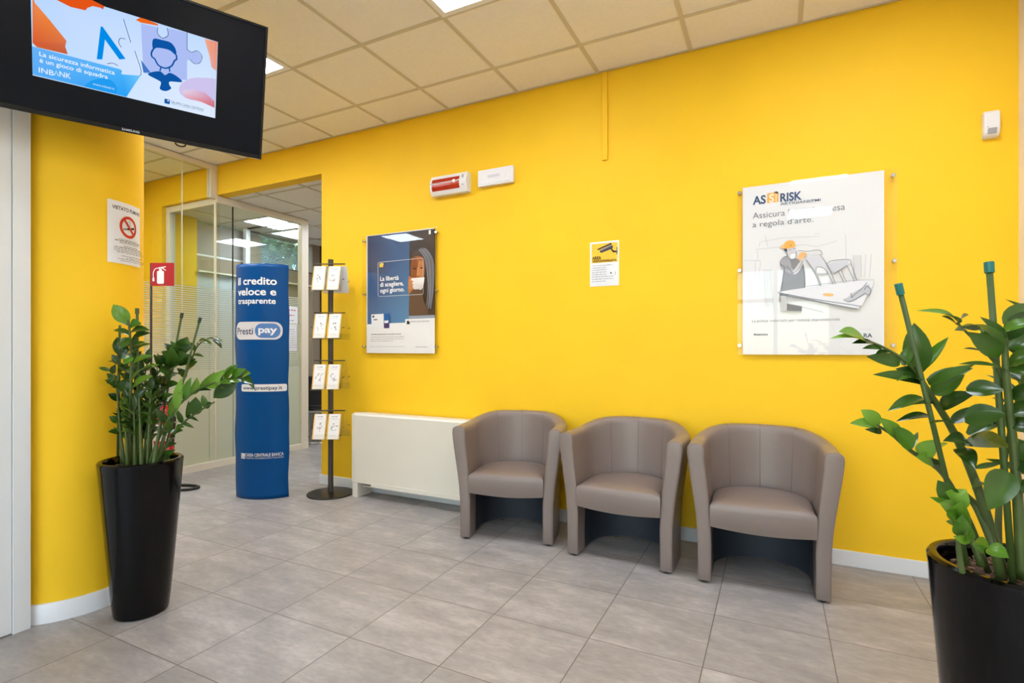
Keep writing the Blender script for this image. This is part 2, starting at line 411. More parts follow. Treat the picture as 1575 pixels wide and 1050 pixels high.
# back room
bm = BM(); box(bm, XWIN - 0.15, XWIN, WY + 0.12, 3.956, 0, ZB); struct('wall_side', bm, YELLOW)
struct('wall_far', bx(XWIN - 0.15, -1.0, YFAR, YFAR + 0.1, 0, ZB), BROWN)
struct('wall_office', bx(-1.1, -1.0, WY + 0.2, YFAR, 0, ZB), WHITE)
# column beside the door with a round section
CX0, CY0, CR = -3.1, 1.34, 0.30
c_ = struct('column', lathe(BM(), [(CR, 0), (CR, ZC)], 96, CX0, CY0), YELLOW, smooth=True)
def ring_base(bm, r0, r1, z, a0, a1, n=48):
    prof = [(r0, 0), (r1, 0), (r1, z - 0.006), (r1 - 0.004, z), (r0, z)]
    rings = [[bm.verts.new((CX0 + r * math.cos(a), CY0 + r * math.sin(a), zz)) for r, zz in prof] for a in [a0 + (a1 - a0) * k / n for k in range(n + 1)]]
    for A, B in zip(rings, rings[1:]):
        for k in range(len(prof)): bm.faces.new((A[k], A[(k + 1) % 5], B[(k + 1) % 5], B[k]))
    bm.faces.new(rings[0]); bm.faces.new(list(reversed(rings[-1]))); return bm
autosmooth(struct('baseboard_column', ring_base(BM(), CR, CR + 0.013, 0.085, math.radians(-52), math.radians(200)), SKIRT))
def board(bm, x0, x1, y0, y1, h=0.085): return box(bm, x0, x1, y0, y1, 0, h)
struct('baseboard_front', board(BM(), -3.625 - 0.013, XR, WY - 0.013, WY), SKIRT, bevel=0.003)
struct('baseboard_right', board(BM(), XR - 0.013, XR, YB, WY - 0.013), SKIRT, bevel=0.003)
# door in the left wall
d = struct('door_1', bx(XL - 0.02, XL + 0.016, 0.117, 1.0385, 0.006, 2.66), DOORW, bevel=0.002)
bm = BM(); box(bm, XL - 0.02, XL + 0.022, 1.04, 1.1, 0, 2.74); box(bm, XL - 0.02, XL + 0.022, 0.05, 0.115, 0, 2.74); box(bm, XL - 0.02, XL + 0.022, 0.115, 1.04, 2.665, 2.74)
struct('trim_1', bm, DOORW, bevel=0.002)
bm = BM(); tube(bm, [(XL + 0.016, 0.22, 1.02), (XL + 0.06, 0.22, 1.02), (XL + 0.06, 0.34, 1.02)], 0.009, 10); obj('door_handle', bm, CHROME, d, smooth=True)

# ceilings with their exposed grids
GX0 = -4.07
FRONT_PANELS = [(1, 2.175), (4, 2.175), (7, 2.175), (7, 0.375), (4, -1.425), (7, -1.425), (-3, 2.175), (-3, -0.225), (-1, 0.375), (-1, 2.175)]  # last two are unseen panels, added to light the partition film and ceiling
def slab_with_holes(bm, x0, x1, y0, y1, z, holes):      # a plane with square openings for the lights
    xs = sorted({x0, x1, *[h[0] for h in holes], *[h[1] for h in holes]}); ys = sorted({y0, y1, *[h[2] for h in holes], *[h[3] for h in holes]})
    for a, b in zip(xs, xs[1:]):
        for c, d_ in zip(ys, ys[1:]):
            mx_, my_ = (a + b) / 2, (c + d_) / 2
            if any(h[0] < mx_ < h[1] and h[2] < my_ < h[3] for h in holes): continue
            box(bm, a, b, c, d_, z, z + 0.02)
    return bm
H1 = [(GX0 + 0.6 * i, GX0 + 0.6 * i + 0.6, y - 0.3, y + 0.3) for i, y in FRONT_PANELS]
struct('ceiling', slab_with_holes(BM(), XE - 0.2, XR + 0.2, YB - 0.2, WY - 0.008, ZC, H1), CEIL)
bm = BM()
for i in range(-4, 9):
    x = GX0 + 0.6 * i
    if XE < x < XR: box(bm, x - 0.012, x + 0.012, YB, WY - 0.022, ZC - 0.005, ZC)
for j in range(-1, 12):
    y = 3.075 - 0.6 * j
    if YB < y < WY: box(bm, XE, XR, y - 0.012, y + 0.012, ZC - 0.0045, ZC)
g = struct('trim_2', bm, TBAR); g.name = 'trim_2'
bm = BM(); box(bm, XE, XR, WY - 0.022, WY - 0.006, ZC - 0.004, ZC)
struct('trim_3', bm, TBAR)
bm = BM(); box(bm, XE, XR, WY - 0.006, WY, ZC - 0.001, ZC + 0.02); struct('trim_4', bm, GLASSG)
BX0, BY0 = -4.65, 3.655
BACK_PANELS = [(-2, 1), (2, 2), (0, 2), (4, 0)]  # last two are unseen, put in to brighten the frosted film and office ceiling
H2 = [(BX0 + 0.6 * i, BX0 + 0.6 * i + 0.6, BY0 + 0.6 * j, BY0 + 0.6 * j + 0.6) for i, j in BACK_PANELS]
bm = slab_with_holes(BM(), XWIN - 0.15, -1.0, WY + 0.12, YFAR + 0.1, ZB, H2); struct('ceiling_office', bm, CEIL)
bm = BM()
for i in range(-3, 7): box(bm, BX0 + 0.6 * i - 0.012, BX0 + 0.6 * i + 0.012, WY + 0.12, YFAR, ZB - 0.005, ZB)
for j in range(0, 4): box(bm, XWIN, -1.1, BY0 + 0.6 * j - 0.012, BY0 + 0.6 * j + 0.012, ZB - 0.0045, ZB)
struct('trim_5', bm, TBAR)

# LED panels
def led_panel(x, y, z, label, grp):
    t = thing('ceiling_light', label, 'ceiling light', (x, y, z), 0, grp)
    bm = BM()
    for a in (-1, 1):
        box(bm, min(a * 0.295, a * 0.262), max(a * 0.295, a * 0.262), -0.295, 0.295, -0.006, 0.012)
        box(bm, -0.262, 0.262, min(a * 0.295, a * 0.262), max(a * 0.295, a * 0.262), -0.006, 0.012)
    obj('frame', bm, WPLAST, t)
    obj('diffuser', bx(-0.262, 0.262, -0.262, 0.262, 0.0, 0.01), LED, t)
LL = {(4, 2.175): 'square LED panel at the top edge, in the ceiling above the waiting chairs',
      (1, 2.175): 'square LED panel in the ceiling just behind the television screen'}
for i, y in FRONT_PANELS:
    led_panel(GX0 + 0.6 * i + 0.3, y, ZC, LL.get((i, y), 'square LED panel in the tiled ceiling outside the view, in a set with added fill panels'), 'LED panels in the waiting area ceiling')
led_panel(BX0 - 1.2 + 0.3, BY0 + 0.9, ZB, 'square LED panel in the office ceiling behind the glass partition', 'LED panels in the back office ceiling')
for ii, jj in BACK_PANELS[1:]: led_panel(BX0 + 0.6 * ii + 0.3, BY0 + 0.6 * jj + 0.3, ZB, 'square LED panel in the office ceiling hidden behind the yellow wall, among added fill panels', 'LED panels in the back office ceiling')

# ------------------------------------------------------------------ glass partitions
XP = -5.1
t = thing('glass_partition', 'cream framed glass partition with striped frosted film behind the blue totem', 'partition', (XP, 3.45, 0))
bm = BM()
box(bm, -0.03, 0.03, -2.2, 0, ZC - 0.05, ZC - 0.006)               # head rail below the high ceiling
box(bm, -0.03, 0.03, -0.075, -0.003, ZB - 0.04, ZC - 0.05)           # short post beside the lintel
box(bm, -0.03, 0.03, -0.003, 1.16, ZB - 0.075, ZB - 0.005)              # head rail in the office
obj('head_rail', bm, FRAME, t, bevel=0.003)
obj('bottom_rail', bx(-0.03, 0.03, -2.2, 1.06, 0, 0.07), FRAME, t, bevel=0.003)
obj('end_post', bx(-0.035, 0.035, 1.06, 1.16, 0, ZB - 0.075), FRAME, t, bevel=0.003)
for a, b, zt in ((-2.2, -0.345, ZC - 0.05), (-0.34, -0.075, ZC - 0.05), (-0.07, 0.185, ZB - 0.04), (0.19, 1.06, ZB - 0.07)):
    p = obj('pane', bx(-0.005, 0.005, a, b, 0.07, zt), GLASS, t)
    obj('frosted_film', bx(0.0055, 0.0065, a, b, 0.07, 1.815), FROST, p)
obj('joint_strip', bx(-0.006, 0.006, -0.345, -0.34, 0.07, ZC - 0.05), FRAME, t)
obj('joint_strip', bx(-0.006, 0.006, 0.184, 0.191, 0.07, ZB - 0.07), GLASSG, t)
obj('joint_strip', bx(-0.012, 0.012, -0.012, 0.0, 0.07, ZB - 0.04), FRAME, t)

t = thing('entrance_glazing', 'cream framed glazing under the lintel beside the yellow wall stub', 'partition', (-5.56, WY + 0.07, 0))
bm = BM(); box(bm, -0.455, 0.42, -0.03, 0.03, ZB - 0.07, ZB - 0.004); obj('head_rail', bm, FRAME, t, bevel=0.003)
obj('side_post', bx(-0.455, -0.385, -0.03, 0.03, 0, ZB - 0.07), FRAME, t, bevel=0.003)
obj('bottom_rail', bx(-0.385, 0.42, -0.03, 0.03, 0, 0.07), FRAME, t, bevel=0.003)
obj('pane', bx(-0.385, 0.42, -0.005, 0.005, 0.07, ZB - 0.07), GLASS, t)

t = thing('office_glazing', 'white framed glass screen between the glazed office and the window', 'partition', (-5.65, 4.56, 0))
obj('head_rail', bx(-0.45, 0.5, -0.012, 0.012, ZB - 0.022, ZB - 0.005), GRAYM, t)
obj('side_post', bx(-0.5, -0.44, -0.03, 0.03, 0, ZB - 0.01), WPLAST, t, bevel=0.003)
obj('pane', bx(-0.44, 0.03, -0.005, 0.005, 0.05, ZB - 0.022), GLASS, t); obj('pane', bx(0.035, 0.5, -0.005, 0.005, 0.05, ZB - 0.022), GLASS, t)
obj('bottom_rail', bx(-0.44, 0.5, -0.02, 0.02, 0, 0.05), FRAME, t)

# window wall of the office
bm = BM()
box(bm, XWIN - 0.12, XWIN, 3.956, YFAR, 2.15, 2.33)                  # transom band
box(bm, XWIN - 0.12, XWIN, 4.63, 4.83, 2.33, ZB)                     # pier
box(bm, XWIN - 0.12, XWIN, 3.956, YFAR, 0, 0.75)
box(bm, XWIN - 0.12, XWIN, 5.72, YFAR, 0.75, ZB)
struct('wall_window', bm, TAUPE)
f = struct('window_2', bx(XWIN - 0.08, XWIN - 0.07, 3.956, 4.63, 2.33, ZB), GLASS)
struct('window_shade', bx(XWIN - 0.03, XWIN - 0.026, 3.96, 4.625, 2.36, 2.735), SHADE, f)
struct('shade_bar', bx(XWIN - 0.035, XWIN - 0.01, 3.96, 4.625, 2.33, 2.355), WPLAST, f)
f = struct('window_3', bx(XWIN - 0.08, XWIN - 0.07, 4.83, 5.72, 2.33, ZB), GLASS)
bm = BM(); box(bm, XWIN - 0.1, XWIN - 0.01, 5.6, 5.64, 2.33, ZB); box(bm, XWIN - 0.1, XWIN - 0.01, 4.83, 5.72, 2.33, 2.345); struct('window_frame', bm, BROWN, f)
bm = BM()
for k in range(20):
    z = 2.345 + k * 0.02; prism(bm, [(XWIN - 0.045, z + 0.012), (XWIN - 0.025, z - 0.001), (XWIN - 0.025, z), (XWIN - 0.045, z + 0.013)], 'y', 4.835, 5.595)
struct('blind_slats', bm, SLAT, f)
struct('trim_6', bx(XWIN, XWIN + 0.04, 3.956, YFAR, 2.13, 2.15), FRAME, bevel=0.002)
f = struct('window_4', bx(XWIN - 0.08, XWIN - 0.07, 3.956, 4.63, 0.75, 2.13), GLASS)
struct('roller_blind', bx(XWIN - 0.03, XWIN - 0.025, 3.96, 4.63, 0.76, 2.13), BLINDL, f)
f = struct('window_5', bx(XWIN - 0.08, XWIN - 0.07, 4.63, 5.72, 0.75, 2.13), GLASS)
bm = BM()
for k in range(14):
    y = 4.64 + k * 0.077; prism(bm, [(XWIN - 0.03, y), (XWIN - 0.018, y + 0.078), (XWIN - 0.02, y + 0.08), (XWIN - 0.032, y + 0.002)], 'z', 0.77, 2.13)
struct('vertical_blinds', bm, TAUPE, f)

# tree outside the office window
t = thing('tree', 'leafy green tree seen through the blinds of the far office window', 'tree', (-8.6, 6.6, -0.3))
bm = BM(); tube(bm, [(0, 0, 0), (0.03, 0, 1.2), (0, 0.05, 2.4)], [0.09, 0.07, 0.05], 8); obj('trunk', bm, BROWN, t, smooth=True)
bm = BM()
for k in range(4200):
    a = random.random() * 2 * PI; r = random.random() ** 0.5; z = random.uniform(-1, 1)
    p = Vector((0.9 * r * math.cos(a) * (1 - z * z * 0.5), 1.7 * r * math.sin(a) * (1 - z * z * 0.4), 2.9 + 1.05 * z))
    d1 = Vector((random.gauss(0, 1), random.gauss(0, 1), random.gauss(0, 1))).normalized() * 0.085; d2 = d1.cross(Vector((random.gauss(0, 1), random.gauss(0, 1), random.gauss(0, 1)))).normalized() * 0.045
    bm.faces.new([bm.verts.new(p + q) for q in (-d1, d2, d1, -d2)])
o = obj('crown', bm, TREEL, t, keep=True); o['kind'] = 'stuff'

# sheets on the glass
def glass_sheet(y0, y1, z0, z1, label, seed, head):
    t = obj('paper_notice', bx(0, 0.0008, y0, y1, z0, z1), PAPER, None, loc=(XP - 0.0075 + 0.0148, 0, 0)); tag(t, label, 'notice', 'notices on the glass partition')
    cv = Canvas(lambda u, v, h: (0.0008 + h, u, v))
    r = random.Random(seed)
    if head:
        cv.words(y0 + 0.03, z1 - 0.05, y1 - y0 - 0.06, 0.018, (206, 60, 60), seed); cv.words(y0 + 0.05, z1 - 0.11, y1 - y0 - 0.1, 0.014, (206, 60, 60), seed + 1)
        cv.words(y0 + 0.05, z0 + 0.03, y1 - y0 - 0.1, 0.01, (120, 120, 130), seed + 2)
    else:
        cv.rect(y0 + 0.015, z1 - 0.06, y0 + 0.06, z1 - 0.03, (60, 60, 90))
        for k in range(9): cv.words(y0 + 0.075, z1 - 0.06 - k * 0.026, y1 - y0 - 0.1, 0.008, (140, 146, 150), seed + k)
        cv.stroke([(y0 + 0.07, z0 + 0.02), (y1 - 0.015, z0 + 0.02), (y1 - 0.015, z1 - 0.02), (y0 + 0.07, z1 - 0.02)], 0.002, (90, 130, 110), True)
    cv.build('printing', INK, t)
glass_sheet(4.17, 4.47, 1.505, 1.705, 'landscape notice with red heading taped on the glass right of the totem', 3, True)
glass_sheet(4.24, 4.46, 1.18, 1.49, 'portrait form taped on the glass below the red headed notice', 5, False)

# ------------------------------------------------------------------ tub chairs
def chair_path(n=40):
    wd, y0, b = 0.266, 0.235, 0.232; L = y0 + PI * (wd + b) / 4; tot = 2 * L; out = []
    for i in range(n + 1):
        q = i / n * tot
        if q < y0: p = (-wd, q); nr = (-1, 0); k = 0
        elif q > tot - y0: p = (wd, tot - q); nr = (1, 0); k = 0
        else:
            a = (q - y0) / (tot - 2 * y0) * PI; p = (-wd * math.cos(a), y0 + b * math.sin(a)); nr = Vector((-math.cos(a) / wd, math.sin(a) / b)).normalized(); k = math.sin(a)
        out.append((Vector(p), Vector(nr), k))
    return out
def shell_section(k, grow=0.0, drop=0.0):
    zt = 0.712 + 0.055 * sstep(0.0, 0.9, k) - drop; fl_ = 0.0455 - 0.0155 * k
    def m(z): return fl_ * sstep(0.2, 0.74, z) ** 1.1
    def h(z): return 0.031 + 0.0125 * (z / 0.7) ** 1.8 - grow
    inn, outr = [], []
    for z in (0.012 + drop * 0.4, 0.12, 0.24, 0.34, 0.42, 0.5, 0.57, 0.62, zt - 0.045):
        inn.append((m(z) - h(z), z)); outr.append((m(z) + h(z), z))
    zc = zt - 0.036; hh = h(zc); top = []
    for i in range(1, 8):
        a = PI - i / 8 * PI; ca, sa = math.cos(a), math.sin(a)
        top.append((m(zc) + hh * math.copysign(abs(ca) ** 0.8, ca), zc + 0.036 * sa ** 0.75))
    return inn + top + outr[::-1]
def make_chair(label, loc, rz):
    t = thing('tub_chair', label, 'chair', loc, rz, 'tub chairs along the yellow wall')
    bm = BM(); path = chair_path(44); rings = []
    P0, N0, _ = path[0]; P1, N1, _ = path[-1]
    def ring(P, Nn, sec, dy=0.0): return [bm.verts.new((P.x + Nn.x * o, P.y + Nn.y * o + dy, z)) for o, z in sec]
    for g_, dr, dy in ((0.012, 0.012, -0.006), (0.005, 0.004, -0.0045), (0.0012, 0.001, -0.001)): rings.append(ring(P0, N0, shell_section(0, g_, dr), dy))
    for P, Nn, k in path: rings.append(ring(P, Nn, shell_section(k)))
    for g_, dr, dy in ((0.0012, 0.001, -0.001), (0.005, 0.004, -0.0045), (0.012, 0.012, -0.006)): rings.append(ring(P1, N1, shell_section(0, g_, dr), dy))
    n = len(rings[0])
    for A, B in zip(rings, rings[1:]):
        for i in range(n): bm.faces.new((A[i], A[(i + 1) % n], B[(i + 1) % n], B[i]))
    for R in (rings[0], rings[-1]):                                    # front faces of the arms
        m_ = n // 2
        for i in range(m_):
            a, b, c, d_ = R[i], R[i + 1], R[n - 2 - i], R[n - 1 - i]
            q = [v for j, v in enumerate((a, b, c, d_)) if v not in (a, b, c, d_)[:j]]
            if len(q) >= 3:
                try: bm.faces.new(q)
                except ValueError: pass
            if i + 1 >= n - 2 - i: break
    autosmooth(obj('shell', bm, LEATHER, t), 50)
    bm = BM(); prev = None                                             # dark lining inside the base
    for P, Nn, k in path:
        if P.y < 0.1: continue
        r = [bm.verts.new((P.x + Nn.x * (shell_section(k)[i][0] - 0.0015), P.y + Nn.y * (shell_section(k)[i][0] - 0.0015), z)) for i, z in ((0, 0.014), (1, 0.12), (2, 0.24), (3, 0.3))]
        if prev:
            for i in range(3): bm.faces.new((prev[i], r[i], r[i + 1], prev[i + 1]))
        prev = r
    obj('base_lining', bm, LINING, t, smooth=True)
    # seat cushion
    bm = BM(); inset = []
    for i, (P, Nn, k) in enumerate(path): inset.append(P - Nn * (0.0265 + 0.004))
    base = [Vector((-0.238, -0.012))] + [p for p in inset if p.y > 0.02] + [Vector((0.238, -0.012))]
    fr = [Vector((0.238 - 0.476 * (i + 1) / 12, -0.012 - 0.008 * math.sin(PI * (i + 1) / 12))) for i in range(11)]
    loop = base + fr; cen = Vector((0, 0.2)); prev = None
    for z, s, cr in ((0.296, 0.985, 0), (0.302, 1.0, 0), (0.385, 1.006, 0), (0.403, 1.0, 0), (0.413, 0.975, 0.004), (0.422, 0.9, 0.006), (0.431, 0.7, 0.008), (0.437, 0.4, 0.008)):
        r = [bm.verts.new((cen.x + (p.x - cen.x) * s, cen.y + (p.y - cen.y) * s, z - (0.012 * math.cos(min(1, abs(p.x) / 0.24) * PI / 2) if z < 0.31 and p.y < 0 else 0))) for p in loop]
        if prev:
            for i in range(len(r)): bm.faces.new((prev[i], prev[(i + 1) % len(r)], r[(i + 1) % len(r)], r[i]))
        else: bm.faces.new(list(reversed(r)))
        prev = r
    bm.faces.new(prev); autosmooth(obj('seat', bm, LEATHER, t), 60)
    # seams
    for f in (0.36, 0.5, 0.64):
        bm = BM(); P, Nn, k = path[round(f * 44)]; sec = shell_section(k)
        tube(bm, [(P.x + Nn.x * (o - 0.0003), P.y + Nn.y * (o - 0.0003), z) for o, z in sec[4:13]], 0.0014, 6); obj('back_seam', bm, LEATHERD, t, smooth=True)
    for P, Nn in ((P0, N0), (P1, N1)):
        bm = BM(); sec = shell_section(0, 0.002, 0.002); tube(bm, [(P.x + Nn.x * o, -0.002, z) for o, z in sec[7:19]], 0.0013, 6); obj('arm_seam', bm, LEATHERD, t, smooth=True)
    for x, y in ((-0.266, 0.03), (0.266, 0.03), (-0.14, 0.44), (0.14, 0.44)):
        obj('glide', lathe(BM(), [(0, 0), (0.017, 0), (0.02, 0.004), (0.02, 0.015), (0, 0.015)], 16, x, y), BLACKP, t)
make_chair('taupe tub chair nearest the white heater, turned slightly', (-1.495, 2.905, 0), math.radians(12.5))
make_chair('taupe tub chair in the middle of the three', (-0.786, 2.888, 0), math.radians(-1.5))
make_chair('taupe tub chair nearest the big potted plant, under the furniture poster', (-0.058, 2.872, 0), math.radians(2.2))

# ------------------------------------------------------------------ heater
t = thing('fan_heater', 'ivory metal convector heater against the wall beside the tub chairs', 'heater', (-2.5, WY, 0))
HX0, HX1 = -0.578, 0.55
bm = BM(); prism(bm, [(-0.197, 0.118), (-0.198, 0.665), (-0.188, 0.678), (-0.16, 0.685), (-0.02, 0.672), (-0.018, 0.118)], 'x', HX0, HX1); obj('casing', bm, PANELW, t, bevel=0.004)
obj('lower_ledge', bx(HX0 + 0.2, HX1, -0.203, -0.197, 0.1, 0.135), PANELW, t, bevel=0.002)
obj('side_strip', bx(HX0, HX0 + 0.03, -0.2, -0.196, 0.12, 0.672), PANELW, t, bevel=0.001)
for x in (HX0, HX1 - 0.055): obj('foot', bx(x, x + 0.055, -0.197, -0.03, 0, 0.118), PANELW, t, bevel=0.003)
obj('inlet_grille', bx(HX0 + 0.06, HX1 - 0.06, -0.15, -0.03, 0.1, 0.118), BLACKP, t)
obj('valve_pipe', tube(BM(), [(HX0 + 0.07, -0.14, 0.085), (HX0 + 0.2, -0.14, 0.085)], 0.008, 8), PANELW, t)

# ------------------------------------------------------------------ wall posters
def wall_poster(name, label, x0, x1, z0, z1, bolts, ax0, ax1, art):
    t = thing(name, label, 'poster', ((x0 + x1) / 2, WY, z0)); O = Vector(t.location)
    obj('print_sheet', bx(x0 - O.x, x1 - O.x, -0.022, -0.0175, 0, z1 - z0), PAPER, t)
    cv = Canvas(lambda u, v, h: (u, WY - 0.0222 - h, v), lambda px, py: (lambda p: (p.x, p.z))(on_y(px, py, WY - 0.0225)))
    art(cv); cv.build('printed_artwork', GLOSSINK, t, O)
    obj('acrylic_cover', bx(ax0 - O.x, ax1 - O.x, -0.0315, -0.0285, -0.004, z1 - z0 + 0.004), ACRYL, t)
    for x, z in bolts:
        o = tube(BM(), [(x - O.x, -0.0015, z - O.z), (x - O.x, -0.032, z - O.z), (x - O.x, -0.034, z - O.z), (x - O.x, -0.0365, z - O.z)], [0.0085, 0.0085, 0.0115, 0.0095], 16)
        autosmooth(obj('standoff_bolt', o, CHROME, t), 40)

def art_bank(cv):
    p = lambda x, y: (530 + x / 4.565, 330 + y / 4.565)
    P = lambda *a: [p(*q) for q in a]
    cv.poly(P((161, 152), (455, 119), (455, 761), (161, 771)), [(40, 60, 104), (58, 88, 136), (92, 146, 190), (70, 112, 164)])
    cv.poly(P((161, 152), (300, 137), (400, 260), (300, 420), (161, 400)), [(44, 58, 98), (60, 86, 128), (64, 102, 150), (52, 88, 138), (40, 62, 108)])
    cv.poly(P((455, 119), (637, 98), (637, 725), (455, 735)), [(56, 54, 58), (72, 58, 52), (84, 62, 48), (96, 76, 62)])
    cv.smooth(P((462, 290), (470, 240), (500, 200), (550, 180), (600, 200), (634, 250), (634, 420), (630, 600), (600, 690), (520, 650), (480, 500), (462, 420)), (66, 54, 50))
    cv.smooth(P((468, 330), (476, 300), (512, 290), (550, 302), (562, 350), (560, 420), (545, 462), (505, 470), (474, 455), (464, 400)), (178, 108, 58))
    cv.smooth(P((468, 330), (478, 308), (504, 302), (512, 350), (508, 420), (492, 452), (472, 446), (464, 400)), (150, 86, 46))
    cv.smooth(P((520, 330), (548, 326), (556, 370), (548, 430), (528, 440), (520, 390)), (206, 138, 84))
    cv.smooth(P((474, 300), (484, 266), (516, 250), (548, 262), (560, 300), (540, 296), (512, 286), (488, 300)), (84, 70, 64))
    cv.stroke(P((478, 366), (496, 360), (508, 364)), 0.0022, (58, 34, 24)); cv.stroke(P((528, 360), (540, 355), (554, 358)), 0.0022, (58, 34, 24))
    cv.smooth(P((480, 378), (494, 373), (506, 378), (494, 384)), (48, 30, 22)); cv.smooth(P((530, 373), (542, 369), (554, 372), (542, 379)), (48, 30, 22))
    cv.smooth(P((514, 372), (520, 372), (527, 418), (518, 428), (508, 424)), (214, 148, 94))
    cv.smooth(P((520, 246), (556, 232), (590, 250), (618, 300), (634, 370), (632, 480), (618, 580), (600, 640), (592, 560), (584, 470), (576, 390), (562, 320), (544, 276)), (112, 110, 118))
    for k in range(10): cv.curve(P((524 + k * 5, 246 - k), (568 + k * 6, 310), (584 + k * 5, 420), (586 + k * 4.5, 540), (574 + k * 4, 660)), 0.0022, ((178, 182, 194), (146, 146, 156), (120, 114, 118), (160, 164, 176))[k % 4])
    cv.smooth(P((452, 440), (466, 436), (476, 450), (482, 480), (490, 510), (480, 540), (462, 552), (450, 545)), (190, 120, 72))
    cv.poly(P((472, 446), (564, 440), (562, 470), (556, 508), (544, 528), (500, 532), (484, 516), (476, 480)), [(232, 228, 226), (246, 244, 242), (240, 238, 236), (216, 208, 204), (196, 186, 182), (206, 198, 194), (222, 216, 212), (230, 226, 224)])
    cv.curve(P((476, 458), (460, 462), (458, 486), (480, 496)), 0.005, (232, 226, 222))
    for y in (470, 492, 514): cv.smooth(P((454, y - 9), (476, y - 8), (486, y), (476, y + 8), (454, y + 9)), (202, 134, 84))
    cv.smooth(P((470, 540), (540, 530), (560, 600), (590, 700), (470, 725), (456, 640)), (104, 80, 64))
    cv.poly(P((160, 770), (430, 758), (430, 734), (637, 725), (637, 974), (160, 970)), (240, 238, 238))
    cv.poly(P((455, 712), (637, 704), (637, 725), (455, 733)), (150, 160, 178))
    L = P((246, 336), (548, 306), (556, 314), (556, 552), (550, 560), (248, 575), (240, 568), (239, 344)); cv.stroke(L, 0.0028, (232, 236, 240), True)
    cv.poly(P((250, 343), (276, 339), (276, 368), (250, 371)), (250, 196, 70)); cv.poly(P((266, 352), (276, 339), (277, 352)), (250, 244, 230))
    W_ = (246, 246, 248)
    cv.text('La libertà', p(255, 466), p(385, 458), p(255, 437), W_, 0.02); cv.text('di scegliere,', p(255, 507), p(419, 497), p(255, 478), W_, 0.02); cv.text('ogni giorno.', p(255, 548), p(425, 538), p(255, 519), W_, 0.02)
    cv.poly(P((193, 701), (280, 696), (280, 800), (195, 802)), (234, 234, 236)); cv.poly(P((280, 696), (320, 693), (320, 796), (282, 798)), (40, 96, 160)); cv.poly(P((284, 745), (314, 742), (312, 760), (286, 762)), (240, 236, 236)); cv.poly(P((284, 765), (318, 762), (318, 796), (284, 798)), (80, 60, 100))
    cv.poly(P((202, 709), (214, 708), (214, 722), (202, 723)), (40, 48, 70)); cv.poly(P((210, 735), (236, 733), (236, 740), (210, 742)), (90, 90, 100))
    cv.poly(P((443, 746), (463, 744), (463, 768), (443, 770)), (52, 54, 60)); cv.poly(P((455, 748), (463, 744), (463, 752)), (240, 240, 240))
    cv.text('GRUPPO CASSA CENTRALE', p(470, 756), p(600, 748), p(470, 746), (120, 110, 116), 0.0)
    for y, x1, s in ((843, 405, 0.0055), (862, 428, 0.0045), (876, 425, 0.0045), (890, 355, 0.0045), (928, 440, 0.003), (929, 0, 0)):
        if s == 0: continue
        u, v = cv.uv(*p(193, y)); u2, _ = cv.uv(*p(x1, y)); cv.words(u, v, u2 - u, s * 1.5, (120, 120, 124) if y < 850 else (176, 170, 172), int(y))
    u, v = cv.uv(*p(515, 930)); u2, _ = cv.uv(*p(600, 928)); cv.words(u, v, u2 - u, 0.006, (120, 116, 120), 9)
    cv.poly(P((608, 115), (622, 113), (622, 142), (608, 144)), (232, 232, 232))
B1 = [(-3.11, 2.112), (-2.372, 2.117), (-2.372, 1.661), (-2.372, 1.22), (-3.11, 1.665), (-3.11, 1.222)]
wall_poster('framed_poster', 'blue and brown poster of a person drinking from a white cup', -3.084, -2.4, 1.168, 2.156, B1, -3.122, -2.36, art_bank)

